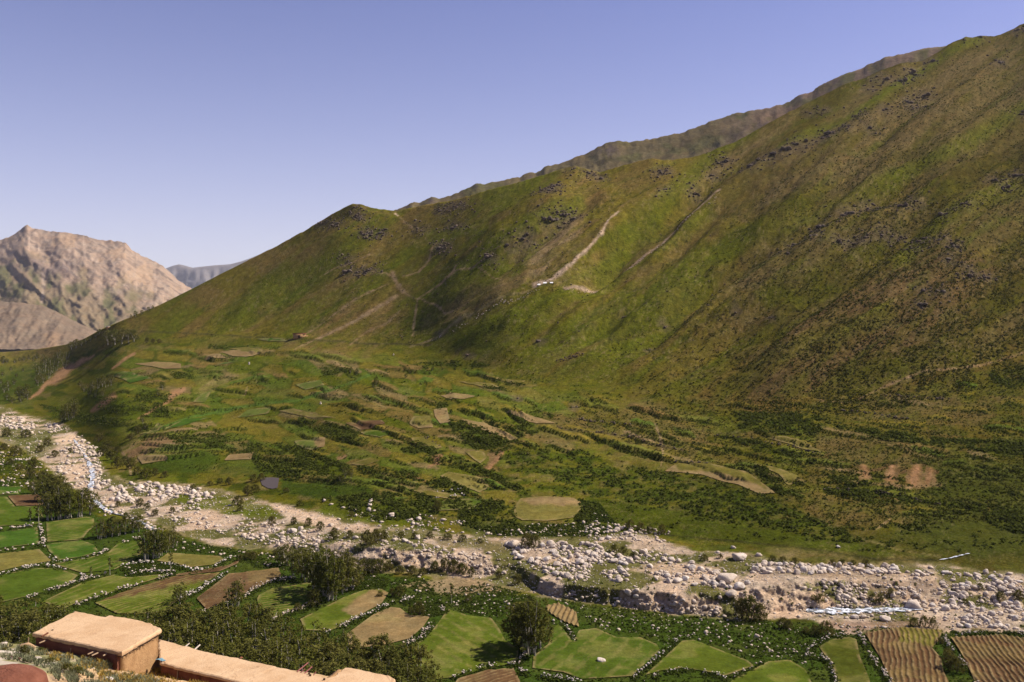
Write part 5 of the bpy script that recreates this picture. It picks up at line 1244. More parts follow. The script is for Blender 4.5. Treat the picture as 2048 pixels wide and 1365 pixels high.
LAND = [('in the white boulder heap at the stream bend', (150, 940, 470, 1012)), ('on the stony slope below the stream bend', (270, 1012, 480, 1100)), ('at the stream mouth on the left', (-50, 800, 150, 985)), ('on the gravel above the tree clump', (480, 1000, 700, 1130)),
        ('on the rim of the gorge', (700, 1060, 900, 1150)), ('along the upper edge of the left gravel', (600, 980, 960, 1075)), ('on the crumbling corner of the gorge', (900, 1076, 1090, 1180)), ('in the pile at the head of the gravel bank', (1090, 1080, 1200, 1140)), ('on the flat gravel bank', (1090, 1140, 1330, 1200)),
        ('in the group at the foot of the meadow', (1190, 1040, 1345, 1090)), ('on the middle of the gravel bank', (1200, 1090, 1400, 1150)), ('around the biggest boulder', (1330, 1120, 1560, 1200)), ('on the grassy strip above the biggest boulder', (1390, 1085, 1560, 1124)),
        ('in the long row along the upper bank', (1560, 1120, 1800, 1150)), ('above the white water', (1560, 1150, 1860, 1222)), ('beside the white water', (1640, 1222, 1900, 1270)), ('on the rubble slope at the right edge', (1860, 1120, 2110, 1190)), ('in the stony flat at the right edge', (1860, 1190, 2110, 1275)),
        ('among the weeds below the scarp', (1080, 1200, 1700, 1330)), ('in the scarp face', (1080, 1180, 1560, 1245)), ('in the weeds of the valley floor', (-50, 900, 1080, 1300)), ('on the far meadow', (500, 700, 2100, 1120))]
groups = {}
for i in big:
    px, py, w = B[i]
    for txt, (xa, ya, xb, yb) in LAND:
        if xa <= px <= xb and ya <= py <= yb: groups.setdefault(txt, []).append(i); break
    else: groups.setdefault('on the valley floor', []).append(i)
def set_stone(name, px, py, w, label, group, cat='boulder', me=None, flat=1.0, mats=None):
    x, y, z = g1(px, py)
    s = w * y / F * .5
    return link(name, me or BOULD[random.randrange(len(BOULD))], None, (x, y, z + s * .30 * flat), (random.uniform(-.25, .25), random.uniform(-.25, .25), random.random() * 6.28), (s, s, s * flat), label=label, category=cat, group=group)
QN = ['largest', 'larger', 'middle-sized', 'smaller', 'smallest']
for txt, ids in groups.items():
    ids = sorted(ids, key=lambda i: -B[i, 2])
    halves = [('', ids)]
    if len(ids) > 60:
        ys = sorted(B[i, 0] for i in ids); m = ys[len(ys) // 2]
        halves = [(', left part', [i for i in ids if B[i, 0] < m]), (', right part', [i for i in ids if B[i, 0] >= m])]
    for part, sub_ids in halves:
        nq = max(1, min(5, math.ceil(len(sub_ids) / 12)))
        for q in range(nq):
            sel = sorted(sub_ids[q * len(sub_ids) // nq:(q + 1) * len(sub_ids) // nq], key=lambda i: B[i, 0])
            word = {1: [''], 2: ['larger ', 'smaller '], 3: ['larger ', 'middle-sized ', 'smaller ']}.get(nq, [w + ' ' for w in (QN[:nq - 1] + QN[-1:])])[q]
            for i, lab in number_labels(sel, '# %spale boulder %s%s' % (word, txt, part)): set_stone('boulder', *B[i], lab, 'pale boulders of the stream bed')
big_one = mesh('boulder', *boulder_shape(333, S2, 7, .05), M_stone, True)
set_stone('boulder', 1455, 1166, 41, 'biggest round pale boulder, cracked, in the middle of the gravel bank', None, me=big_one, flat=1.05)
set_stone('boulder', 1826, 1217, 37, 'large flat tan boulder at the end of the white water', None, flat=.7)
set_stone('boulder', 1202, 1324, 19, 'lone pale boulder in the middle of a green field', None, flat=.95)
set_stone('boulder', 1677, 1094, 10, 'lone pale boulder by the ditch of the dark meadow', None)

OCT_V = np.array([(1, 0, 0), (0, 1, 0), (-1, 0, 0), (0, -1, 0), (0, 0, 1), (0, 0, -1)], float); OCT_F = np.array([(0, 1, 4), (1, 2, 4), (2, 3, 4), (3, 0, 4), (1, 0, 5), (2, 1, 5), (3, 2, 5), (0, 3, 5)])
def stone_cloud(px, py, w, seed, flat=.75, base=None):
    """many small stones as one mesh"""
    r = np.random.default_rng(seed)
    x, y, z = ground(px, py); n = len(x)
    s = (np.asarray(w) * y / F * .5)[:, None, None]
    BV, BF = base or (ICO_V, ICO_F); nv = len(BV)
    v = BV[None] * (.72 + .56 * r.random((n, nv, 1))) * np.stack([.8 + .5 * r.random(n), .8 + .4 * r.random(n), flat * (.6 + .6 * r.random(n))], -1)[:, None]
    a = r.random(n) * 6.28; c, q = np.cos(a)[:, None], np.sin(a)[:, None]
    v = np.stack([v[..., 0] * c - v[..., 1] * q, v[..., 0] * q + v[..., 1] * c, v[..., 2]], -1) * s
    v += np.stack([x, y, z], -1)[:, None] + np.array([0, 0, .25]) * s
    f = BF[None] + (np.arange(n) * nv)[:, None, None]
    return v.reshape(-1, 3), f.reshape(-1, 3)
link('stones', mesh('stones', *stone_cloud(B[small, 0], B[small, 1], B[small, 2], 61), M_stone), kind='stuff', label='small pale stones of the stream bed and weeds')
# fine gravel
ga, gb = scatter(GRAVEL, 52000, lambda a, b: .3 + .7 * sstep(.38, .6, fbm(a / 22, b / 11, 3, 207)))
link('gravel', mesh('gravel', *stone_cloud(ga, gb, 1.3 + 2.6 * rng.random(len(ga)) ** 2, 63, .75, (OCT_V, OCT_F)), M_stone), kind='stuff', label='fine pale gravel of the stream bed')
# ------------------------------------------------------------------ dry stone walls between the fields
def stone_wall(pts, width, label, seed, tall=1.0, mat=None):
    r = np.random.default_rng(seed)
    seg = [math.dist(a, b) for a, b in zip(pts[:-1], pts[1:])]
    L = sum(seg); n = int(L * 0.72 * width / 5)
    t = np.sort(r.random(n)) * L; t = t[fbm(t / 14, t * 0 + seed, 3, 7) > .40] if len(pts) > 2 else t; n = len(t); cum = np.concatenate([[0], np.cumsum(seg)])
    px = np.interp(t, cum, [p[0] for p in pts]) + r.normal(size=n) * width * .28
    py = np.interp(t, cum, [p[1] for p in pts]) + r.normal(size=n) * width * .16
    w = 1.5 + 3.8 * r.random(n) ** 2.2
    v, f = stone_cloud(px, py, w, seed + 1, .85)
    v = v.reshape(n, 12, 3)
    v[:, :, 2] += (r.random(n) ** 1.3 * .75 * tall)[:, None]
    x, y, z = g1(*pts[len(pts) // 2])
    o = thing('stone_wall', label, 'stone wall', (x, y, z), 'dry stone walls between the fields')
    link('stones', mesh('stones', v.reshape(-1, 3) - np.array([x, y, z]), f, mat or M_stone), o, kind='stuff')
    return px, py
WALLS = [([(-40, 1063), (0, 1060), (44, 1056), (76, 1050)], 5, 'stone wall under the bright field at the left edge'), ([(80, 1050), (83, 1068), (87, 1090)], 9, 'thick short stone wall running downhill between the green fields'),
 ([(-40, 1108), (0, 1104), (44, 1097), (85, 1089)], 5, 'stone wall above the stubble field'), ([(85, 1092), (97, 1109), (106, 1120), (116, 1127)], 6, 'curved stone wall right of the stubble field'), ([(117, 1125), (161, 1119), (202, 1108), (231, 1091), (262, 1081), (283, 1078)], 5, 'wavy stone wall below the rounded field'),
 ([(-40, 1156), (0, 1150), (59, 1136), (103, 1126)], 5, 'stone wall below the stubble field'), ([(92, 1134), (123, 1138), (146, 1146), (162, 1153), (174, 1156)], 6, 'stone wall over the large dark green field'), ([(56, 1199), (90, 1184), (141, 1170), (172, 1160), (211, 1149)], 8, 'heavy stone wall right of the large dark green field'),
 ([(150, 1213), (185, 1198), (234, 1182), (293, 1167), (346, 1150)], 7, 'long straight stone wall beyond the higher mud roof'), ([(231, 1147), (252, 1153), (293, 1145), (352, 1146)], 6, 'stone wall under the weedy patch'), ([(237, 1137), (262, 1130), (281, 1126), (328, 1129), (378, 1137)], 5, 'stone wall over the weedy patch'),
 ([(355, 1202), (396, 1182), (440, 1156), (480, 1130)], 8, 'stone wall left of the fine ploughed field'), ([(405, 1228), (430, 1219), (469, 1206), (500, 1186), (513, 1176), (557, 1161), (605, 1157)], 8, 'stone wall below the fine ploughed field'), ([(381, 1144), (425, 1136), (450, 1124), (466, 1114)], 5, 'stone wall right of the yellow green meadow'),
 ([(540, 1243), (570, 1230), (600, 1220), (640, 1208)], 8, 'stone wall below the striped green field'), ([(650, 1270), (672, 1258), (711, 1240), (755, 1222), (781, 1207), (825, 1198)], 10, 'thick stone wall between the olive plot and the bare plot'),
 ([(805, 1296), (825, 1284), (846, 1272), (862, 1252), (874, 1236), (889, 1218)], 12, 'broad stone wall left of the lime green field'), ([(700, 1177), (728, 1154), (745, 1138)], 8, 'short stone wall beside the tree clump'), ([(905, 1358), (940, 1345), (969, 1334), (1000, 1331), (1030, 1331)], 5, 'stone wall under the lime green field'),
 ([(1036, 1336), (1042, 1318), (1060, 1304), (1085, 1290)], 7, 'curved stone wall under the big willow clump'), ([(1034, 1338), (1059, 1352), (1097, 1356), (1160, 1364)], 8, 'stone wall along the bottom of the boulder field'), ([(1264, 1361), (1281, 1345), (1322, 1311), (1358, 1280)], 4, 'thin broken wall along the footpath'),
 ([(1290, 1366), (1322, 1347), (1366, 1341), (1419, 1349), (1457, 1357)], 6, 'stone wall below the olive field right of the footpath'), ([(1462, 1356), (1495, 1342), (1515, 1334), (1524, 1327)], 4, 'low wall between the two olive fields'), ([(1612, 1316), (1618, 1302), (1626, 1294), (1645, 1283), (1662, 1277), (1690, 1272), (1715, 1268)], 7, 'bright curved stone wall over the dark green field'),
 ([(1615, 1314), (1642, 1315), (1656, 1325), (1665, 1342), (1674, 1372)], 8, 'stone wall left of the dark green field'), ([(1715, 1269), (1727, 1285), (1739, 1312), (1757, 1336), (1785, 1372)], 10, 'stone wall between the dark green and brown fields'), ([(1906, 1262), (1893, 1272), (1889, 1284), (1905, 1306), (1925, 1330), (1946, 1357), (1956, 1378)], 10, 'bright stone wall between the two furrowed fields'),
 ([(1908, 1270), (1945, 1268), (1975, 1268), (2012, 1266), (2070, 1276)], 5, 'low stone edge over the furrowed corner field'), ([(1105, 1246), (1120, 1244), (1138, 1262), (1150, 1284)], 6, 'short dark wall behind the big willow'), ([(735, 1022), (740, 1008), (742, 1000)], 6, 'upright white stone heap beside the narrow beds'),
 ([(870, 986), (910, 982), (935, 980)], 3, 'upper white stone line above the green beds'), ([(872, 998), (905, 994), (935, 992)], 3, 'middle white stone line above the green beds'), ([(-20, 990), (20, 988), (40, 986)], 4, 'white stone line at the left edge by the stream'), ([(-20, 922), (20, 921), (60, 920)], 4, 'long white stone line in the stony flat')]
wpts = []
for i, (pts, w, lab) in enumerate(WALLS):
    wpts.append(stone_wall(pts, w, lab, 2000 + 10 * i))
DWALL = [([(1150, 836), (1200, 845), (1277, 858)], 'upper dark terrace wall on the brown slope'), ([(1113, 855), (1181, 864), (1270, 877), (1297, 890)], 'middle dark terrace wall on the brown slope'), ([(1300, 889), (1335, 896), (1369, 902)], 'short dark terrace wall by the footpath'),
         ([(1428, 869), (1500, 880), (1590, 898), (1640, 913)], 'dark terrace wall over the thicket'), ([(1683, 820), (1760, 830), (1833, 844)], 'dark terrace wall below the brown flank'), ([(1764, 789), (1840, 795), (1899, 798)], 'dark rubble wall high on the right terraces'), ([(1647, 980), (1740, 986), (1811, 993), (1881, 1008)], 'reddish rubble wall low on the right'),
         ([(1350, 924), (1420, 928)], 'stone edge over the long stubble field'), ([(828, 868), (850, 877), (884, 895)], 'dark wall of the small olive plot'), ([(1120, 722), (1140, 719), (1166, 715), (1162, 709), (1128, 713), (1112, 721)], 'ruined stone pen on the green slope')]
for i, (pts, lab) in enumerate(DWALL): stone_wall(pts, 3.5, lab, 3000 + 10 * i, .8, M_dark_rock)

# ------------------------------------------------------------------ weeds, thickets and tussocks
def leaf_tufts(px, py, size, n_leaf, seed, lift=.4):
    """low plants as small bunches of blades; size in metres"""
    r = np.random.default_rng(seed)
    x, y, z = ground(px, py); n = len(x)
    size = np.broadcast_to(size, n)
    a = r.random((n, n_leaf)) * 6.28; d = r.random((n, n_leaf)) ** .6
    s = size[:, None]
    c = np.stack([x[:, None] + np.cos(a) * d * s * .55, y[:, None] + np.sin(a) * d * s * .55, z[:, None] + s * lift * (1.05 - d) * (.5 + .7 * r.random((n, n_leaf)))], -1)
    nrm = np.stack([np.cos(a) * d * .9, np.sin(a) * d * .9, .75 + 0 * a], -1) + r.normal(size=c.shape) * .35
    nrm /= np.linalg.norm(nrm, axis=-1, keepdims=True)
    u = np.cross(nrm, r.normal(size=c.shape)); u /= np.linalg.norm(u, axis=-1, keepdims=True) + 1e-9
    w = np.cross(nrm, u)
    q = (s * (.26 + .2 * r.random((n, n_leaf))))[..., None]
    v = np.stack([c - u * q, c + w * q * .7, c + u * q, c - w * q * .7], 2).reshape(-1, 3)
    return v, np.arange(len(v)).reshape(-1, 4)
wa, wb, ws = [], [], []
def weeds(poly, n, s0, s1, fn=None):
    a, b = scatter(poly, n, fn); wa.append(a); wb.append(b); ws.append(rng.uniform(s0, s1, len(a)))
field_polys = [f[0] for f in FIELDS] + list(SCARS)
def clear(a, b):
    k = np.ones(len(a), bool)
    for p in field_polys: k &= ~in_poly(a, b, p)
    return k.astype(float)
for p in WEEDS: weeds(p, 2600, .3, .75)
weeds([(-40, 1040), (300, 1060), (480, 1100), (640, 1130), (860, 1160), (1080, 1195), (1350, 1228), (1640, 1250), (1780, 1258), (2080, 1272), (2080, 1400), (-40, 1400)], 17000, .25, .7, clear)
for px, py in wpts[:31]:
    for k in range(5):
        sel = rng.random(len(px)) < .8
        wa.append(px[sel] + rng.normal(size=sel.sum()) * 3.2); wb.append(py[sel] + 2.0 + rng.normal(size=sel.sum()) * 2.4); ws.append(rng.uniform(.25, .75, sel.sum()))
wa, wb, ws = map(np.concatenate, (wa, wb, ws))
link('weeds', mesh('weeds', *leaf_tufts(wa, wb, ws, 6, 71, .55), M_weed), kind='stuff', label='dark green weeds along walls and field margins')
ta, tb, ts = [], [], []
for p in THICKET:
    area = (max(q[0] for q in p) - min(q[0] for q in p)) * (max(q[1] for q in p) - min(q[1] for q in p))
    if p[0][0] < 0: continue
    cxp = np.mean([q[0] for q in p]); cyp = np.mean([q[1] for q in p])
    p2 = [(cxp + (q[0] - cxp) * 1.06, cyp + (q[1] - cyp) * 1.12) for q in p]
    a, b = scatter(p2, int(min(9000, area / 3.2)), lambda a, b: .10 + .90 * sstep(.40, .60, fbm(a / 22, b / 9, 3, 157)))
    ta.append(a); tb.append(b); ts.append(rng.uniform(.5, 1.35, len(a)))
a, b = scatter([(300, 700), (700, 690), (1100, 760), (1400, 800), (2080, 770), (2080, 1110), (1700, 1100), (1300, 1060), (1000, 1060), (560, 960), (300, 930), (180, 820)], 24000, lambda a, b: clear(a, b) * sstep(.50, .66, fbm(a / 36, b / 9, 3, 151)))
ta.append(a); tb.append(b); ts.append(rng.uniform(.4, 1.1, len(a)))
a, b = scatter(GRAVEL, 5000, lambda a, b: sstep(.52, .62, fbm(a / 34, b / 20, 3, 199)))
ta.append(a); tb.append(b); ts.append(rng.uniform(.3, .9, len(a)))
for b_ in BANKS:
    n = int(math.dist(b_[0][:2], b_[-1][:2]) * .8); t = rng.random(n) * 5
    ta.append(np.interp(t, range(6), [p[0] for p in b_]) + rng.normal(size=n) * 1.2); tb.append(np.interp(t, range(6), [p[1] for p in b_]) + rng.normal(size=n) * 1.0); ts.append(rng.uniform(.3, .8, n))
ta, tb, ts = map(np.concatenate, (ta, tb, ts))
link('undergrowth', mesh('undergrowth', *leaf_tufts(ta, tb, ts, 6, 73, .6), M_herb), kind='stuff', label='dark thickets of herbs on the terrace banks')
# tussocks on the mountain flank, denser towards the right
FLANK = [(1150, 760), (1300, 600), (1500, 420), (1700, 250), (1900, 110), (2090, 60), (2090, 760), (1700, 830), (1400, 830)]
a1, b1 = scatter(FLANK, 62000, lambda a, b: sstep(1100, 1800, a) * (.35 + .65 * sstep(.4, .6, fbm(a / 40, b / 25, 3, 77))))
a2, b2 = scatter([(300, 690), (706, 430), (1150, 350), (1500, 280), (1300, 600), (1100, 760), (700, 700)], 11000, lambda a, b: sstep(.5, .65, fbm(a / 40, b / 25, 3, 79)))
a3, b3 = scatter([(1080, 830), (1420, 810), (2080, 740), (2080, 1040), (1700, 1060), (1400, 930)], 16000, clear)
fa = np.concatenate([a1, a2, a3]); fb = np.concatenate([b1, b2, b3])
link('tussocks', mesh('tussocks', *leaf_tufts(fa, fb, np.concatenate([rng.uniform(.6, 1.5, len(a1)), rng.uniform(.6, 1.4, len(a2)), rng.uniform(.4, .95, len(a3))]), 3, 79, .6), M_tuft), kind='stuff', label='tussocks dotted over the mountain flank')

# ------------------------------------------------------------------ dark rocks on the flank
for txt, pts, w in OUT:
    for (px, py), lab in number_labels(sorted(pts), '# dark rock outcrop ' + txt):
        x, y, z = g1(px, py); s = w * random.uniform(.6, 1.3) * y / F * .55
        link('rock_outcrop', CRAGS[random.randrange(len(CRAGS))], None, (x, y, z - .22 * s), (0, 0, random.random() * 6.28), (s, s, s * random.uniform(.6, 1.0)), label=lab, category='rock', group='dark rock outcrops on the mountain')
ra, rb, rw = [], [], []
for txt, pts, w in OUT[:-1]:
    n = len(pts) * 34
    k = rng.integers(0, len(pts), n); P2 = np.array(pts, float)
    ra.append(P2[k, 0] + rng.normal(size=n) * 17); rb.append(P2[k, 1] + rng.normal(size=n) * 9 - (0)); rw.append(1.5 + 4.5 * rng.random(n) ** 2.5)
a, b = scatter([(640, 470), (1120, 380), (1500, 290), (1850, 130), (2090, 80), (2090, 700), (1500, 720), (1100, 720), (700, 660)], 2600); ra.append(a); rb.append(b); rw.append(1.2 + 2.6 * rng.random(len(a)) ** 3)
ra, rb, rw = map(np.concatenate, (ra, rb, rw))
k = rb > np.interp(ra, colx, skyl) + 3
link('scree', mesh('scree', *stone_cloud(ra[k], rb[k], rw[k], 83, .9), M_dark_rock), kind='stuff', label='loose dark stones on the mountain flank')
# stones lining the gully track
a, b = [], []
for pts in ([(1440, 402), (1400, 427), (1340, 462), (1300, 487), (1240, 527), (1190, 563), (1130, 584)], [(1080, 590), (1000, 612), (860, 680)]):
    t = rng.random(90) * (len(pts) - 1); a.append(np.interp(t, range(len(pts)), [p[0] for p in pts]) + rng.normal(size=90) * 2.0); b.append(np.interp(t, range(len(pts)), [p[1] for p in pts]) + 3 + rng.normal(size=90) * 1.6)
link('scree', mesh('scree', *stone_cloud(np.concatenate(a), np.concatenate(b), 1.2 + 2.0 * rng.random(180) ** 2, 85), M_stone), kind='stuff', label='grey stones lining the straight gully track')

# ------------------------------------------------------------------ mud houses of the near hillside
def roof_pt(px, py, z):
    y = -z * F / (py - HY)
    return np.array([(px - CX) / F * y, y])
def dens(poly, step, jit, seed, cl=True):
    r = np.random.default_rng(seed); out = []
    n = len(poly)
    for i in range(n if cl else n - 1):
        a, b = np.array(poly[i]), np.array(poly[(i + 1) % n]); L = np.linalg.norm(b - a); m = max(1, int(L / step))
        for k in range(m): out.append(a + (b - a) * k / m + (r.normal(size=2) * jit if k else r.normal(size=2) * jit * .3))
    if not cl: out.append(np.array(poly[-1]))
    return np.array(out)
def roof_slab(poly, zt, thick, seed, sag=.05):
    """a flat mud roof: worn rim, slightly uneven top, closed below"""
    import bmesh
    P0 = dens(poly, .28, .035, seed)
    c = P0.mean(0)
    def inset(d):
        a = np.roll(P0, 1, 0); b = np.roll(P0, -1, 0); t = b - a; t /= np.linalg.norm(t, axis=1, keepdims=True)
        area = .5 * np.sum(P0[:, 0] * np.roll(P0[:, 1], -1) - np.roll(P0[:, 0], -1) * P0[:, 1])
        nrm = np.stack([-t[:, 1], t[:, 0]], 1) * (1 if area > 0 else -1)
        return P0 + nrm * d
    r = np.random.default_rng(seed + 1)
    n = len(P0); ej = r.normal(size=n) * .02
    rings = [np.c_[inset(.02), zt - thick + 0 * ej], np.c_[P0, zt - thick * .55 + ej], np.c_[inset(.02), zt - .05 + ej], np.c_[inset(.10), zt + ej * .5]]
    # top: a grid of points inside, triangulated with the inner rim
    bm = bmesh.new()
    R_ = [[bm.verts.new(p) for p in ring] for ring in rings]
    for a, b in zip(R_[:-1], R_[1:]):
        for i in range(n): bm.faces.new((a[i], a[(i + 1) % n], b[(i + 1) % n], b[i]))
    bm.faces.new(R_[-1]); bm.faces.new(list(reversed(R_[0])))
    top = [f for f in bm.faces if len(f.verts) > 4]
    bmesh.ops.triangulate(bm, faces=top)
    bmesh.ops.recalc_face_normals(bm, faces=bm.faces)
    me = bpy.data.meshes.new('roof'); bm.to_mesh(me); bm.free()
    me.materials.append(M_mud)
    return me
def wall_strip(p, q, z0, z1, thick, seed, batter=.05):
    """a mud wall between two plan points, slightly uneven, with its own thickness"""
    p, q = np.array(p), np.array(q); d = q - p; L = np.linalg.norm(d); d /= L; nrm = np.array([d[1], -d[0]])
    nx, nz = max(2, int(L / .35)), max(2, int((z1 - z0) / .35))
    r = np.random.default_rng(seed); V = []
    for side in (1, -1):
        for j in range(nz + 1):
            for i in range(nx + 1):
                o = nrm * (side * thick / 2 + (r.normal() * .018 + batter * (1 - j / nz) * side))
                V.append((*(p + d * L * i / nx + o), z0 + (z1 - z0) * j / nz))
    V = np.array(V); f = grid_faces(nz + 1, nx + 1); m = (nz + 1) * (nx + 1)
    F2 = [f, f[:, ::-1] + m]
    idx = np.arange(m).reshape(nz + 1, nx + 1)
    for e in (idx[0], idx[-1], idx[:, 0], idx[:, -1]): F2.append(np.stack([e[:-1], e[1:], e[1:] + m, e[:-1] + m], 1))
    return V, np.vstack(F2)
def pole(name, p, q, r, mat, parent, r1=None):
    v, f = bar(p, q, r, r1 or r * .85)
    quads = [x for x in f if len(x) == 4]; tris = [x for x in f if len(x) == 3]
    me = bpy.data.meshes.new(name); me.from_pydata(v.tolist(), [], quads + tris); me.materials.append(mat)
    return link(name, me, parent)

ZR = -21.0
A, Bc, Cc, D4 = roof_pt(64.5, 1266, ZR), roof_pt(244, 1305, ZR), roof_pt(324, 1258, ZR), roof_pt(149, 1222, ZR)
N1, N2, N3, N4 = roof_pt(211, 1233.5, ZR), roof_pt(217, 1230.5, ZR), roof_pt(264, 1237, ZR), roof_pt(300, 1246, ZR)
hs = thing('mud_house', 'higher mud house with a smooth tan flat roof and dark front wall', 'house', (0, 0, 0), 'mud houses on the near hillside')
link('roof', roof_slab([A, Bc, Cc, N4, N3, N2, N1, D4], ZR, .26, 31), hs)
def ins(p, c, k): return p + (c - p) / np.linalg.norm(c - p) * k
ctr = (A + Bc + Cc + D4) / 4
a, b, c, d = (ins(p, ctr, .42) for p in (A, Bc, Cc, D4))
for i, (p, q) in enumerate(((a, b), (b, c), (c, d), (d, a))):
    link('wall', mesh('wall', *wall_strip(p, q, ZR - (4.5 if i < 2 else 9), ZR - .24, .4, 40 + i), M_redmud_wallshade if i == 0 else M_mudwall), hs)  # front wall's shade put into its colour: darker mud than the other walls
# twigs of the roof layer showing along the end wall, and beam ends along the front
r = np.random.default_rng(5); tw = []
for k in range(90):
    t = r.random(); p = Bc + (Cc - Bc) * t; o = np.array([.10 + .10 * r.random(), -.02])
    v, f = bar((*(p - o * 2.2), ZR - .27 - .05 * r.random()), (*(p + o * .35 + r.normal(size=2) * .05), ZR - .29 - .10 * r.random()), .022, .014, 4)
    tw.append((v, [x if len(x) == 4 else (x[0], x[1], x[2], x[2]) for x in f if len(x) == 4]))
link('twig_layer', mesh('twig_layer', *join(tw), M_twig), hs, kind='stuff')
fdir = (Bc - A) / np.linalg.norm(Bc - A); fn = np.array([fdir[1], -fdir[0]])
for t, L in ((.16, .5), (.71, .55), (.76, .6), (.84, .3)):
    p = A + (Bc - A) * t
    pole('beam_end', (*(p - fn * .6), ZR - .30), (*(p + fn * L), ZR - .34), .055, M_wood, hs)
p = A + (Bc - A) * .14 - fn * .25
pole('spout', (*(p - fn * .05), ZR + .08), (*(p + fn * .45), ZR - .02), .06, M_redmud_wallshade, hs)

ZL = -22.7
L0, L1, L2, L3, L4, L5 = [roof_pt(*q, ZL) for q in ((316, 1279), (374, 1292), (411, 1303), (481, 1317), (550, 1332), (617, 1348))]
L6, L7, L8, L9, L10 = [roof_pt(*q, ZL) for q in ((654, 1356), (667, 1353), (690, 1335), (704, 1335), (778, 1351))]
L11, L12 = roof_pt(791, 1358, ZL), roof_pt(760, 1395, ZL)
K0, K1, K2, K3, K4, K5 = [roof_pt(*q, ZL) for q in ((319, 1325), (356, 1335), (396, 1344), (434, 1353), (477, 1364), (560, 1384))]
lh = thing('mud_house', 'long low mud house whose flat roof runs along the bottom edge', 'house', (0, 0, 0), 'mud houses on the near hillside')
link('roof', roof_slab([K0, K1, K2, K3, K4, K5, L12, L11, L10, L9, L8, L7, L6, L5, L4, L3, L2, L1, L0], ZL, .20, 33), lh)
for i, (p, q, dz) in enumerate(((K0, K2, 1.6), (K2, K4, 1.6), (K4, K5, 3), (L12, L11, 8), (L10, L9, 8), (L8, L7, 8), (L6, L3, 8), (L3, L0, 8))):
    cen = (K2 + L5) / 2
    dirn = (q - p) / np.linalg.norm(q - p); nn = np.array([-dirn[1], dirn[0]])
    if i in (0, 1, 2): nn = nn if np.dot(nn, L4 - K2) > 0 else -nn
    else: nn = nn if np.dot(nn, K3 - L4) > 0 else -nn
    link('wall', mesh('wall', *wall_strip(p + nn * .34, q + nn * .34, ZL - dz, ZL - .19, .36, 60 + i), M_redmud_wallshade if i < 3 else M_mudwall), lh)  # front walls again carry their shade as the darker mud colour
# poles sticking out beyond the roofs
for (x1, y1, x2, y2, m, rr) in ((368, 1296, 379, 1287, M_palewood, .05), (389, 1300, 400, 1290, M_palewood, .055), (594, 1344, 616, 1326, M_redwood, .045), (601, 1346, 610, 1338, M_redwood, .04), (608, 1348, 624, 1334, M_redwood, .05), (626, 1352, 632, 1344, M_redwood, .04)):
    p, q = roof_pt(x1, y1, ZL - .12), roof_pt(x2, y2, ZL + .05)
    pole('pole', (*p, ZL - .12), (*q, ZL + .05), rr, m, lh)
# dark stubs standing in for the holes where spouts pass the back rim
for px, py in ((618, 1349), (620, 1353), (648, 1361)):
    p = roof_pt(px, py, ZL)
    pole('hole_stub', (*p, ZL - .05), (*(p + .02), ZL + .12), .08, M_twig, lh)

def small_stone(px, py, w, z, label, mat=None, flat=.6, name='stone', cat='stone'):
    y = -z * F / (py - HY); s = w * y / F * .5
    me = mesh(name, *boulder_shape(random.randrange(9999), S1, 6, .12), mat or M_stone)
    link(name, me, None, ((px - CX) / F * y, y, z + s * .5 * flat), (0, 0, random.random() * 6), (s, s, s * flat), label=label, category=cat)
small_stone(482, 1317, 8, ZL, 'brown stone lying on the back rim of the long mud roof', M_redmud_wallshade)
small_stone(105, 1261, 5, ZR, 'small dark stone on the corner of the higher mud roof', M_dark_rock)
# crumpled cloth at the step between the roofs
r = np.random.default_rng(9); gx, gy = np.meshgrid(np.linspace(-.30, .30, 14), np.linspace(-.14, .14, 9))
gz = .10 * fbm(gx * 5, gy * 7, 3, 3) + .10 * np.exp(-((gx + .1) / .2) ** 2)
pc = roof_pt(318, 1323, ZL)
link('cloth', mesh('cloth', np.stack([gx + .05 * np.sin(gy * 20), gy, gz - .02], -1).reshape(-1, 3), grid_faces(9, 14), M_cloth, True), None, (pc[0] + .1, pc[1] + .05, ZL + .03), (0, 0, -.3), label='crumpled blue cloth at the step between the two mud roofs', category='cloth')

# things on the near slope
def hill_plant(px, py, hpx, label, mat_kind='shrub', wide=1.1):
    x, y, z = hill_at(px, py); h = hpx * y / F
    lv, wd = SHAPES[mat_kind][random.randrange(len(SHAPES[mat_kind]))]
    o = thing('bush', label, 'bush', (x, y, z - .05), 'low bushes of the near slope', (0, 0, random.random() * 6.28), (h * wide, h * wide, h))
    link('crown', lv, o); link('stem', wd, o)
hill_plant(48, 1312, 24, 'grey green bush beside the low mud wall stump', wide=.8)
hill_plant(82, 1305, 12, 'low green bush at the corner of the higher mud house')
hill_plant(135, 1345, 20, 'grey green bush in the middle of the near slope', wide=1.3); hill_plant(155, 1348, 16, 'grey green bush right of the middle one on the near slope', wide=1.3)
hill_plant(100, 1326, 12, 'spreading grey bush on the near slope over the stony path', wide=1.8); hill_plant(262, 1334, 12, 'green bush under the end wall of the higher mud house', wide=1.5)
hill_plant(8, 1305, 12, 'small grey bush at the left edge of the slope', wide=1.2)
for i, (x1, y1, h, lab) in enumerate(((55, 1296, 20, 'leaning wooden stake by the low mud wall stump'), (140, 1309, 12, 'short wooden stake before the dark front wall'), (354, 1360, 25, 'wooden stake with rags before the long roof'))):
    x, y, z = hill_at(x1, y1)
    v, f = bar((x, y, z - .2), (x + .06, y + .02, z + h * y / F), .05, .035)
    me = bpy.data.meshes.new('stake'); me.from_pydata(v.tolist(), [], [tuple(int(t) for t in q) for q in f]); me.materials.append(M_wood)
    link('stake', me, label=lab, category='stake')
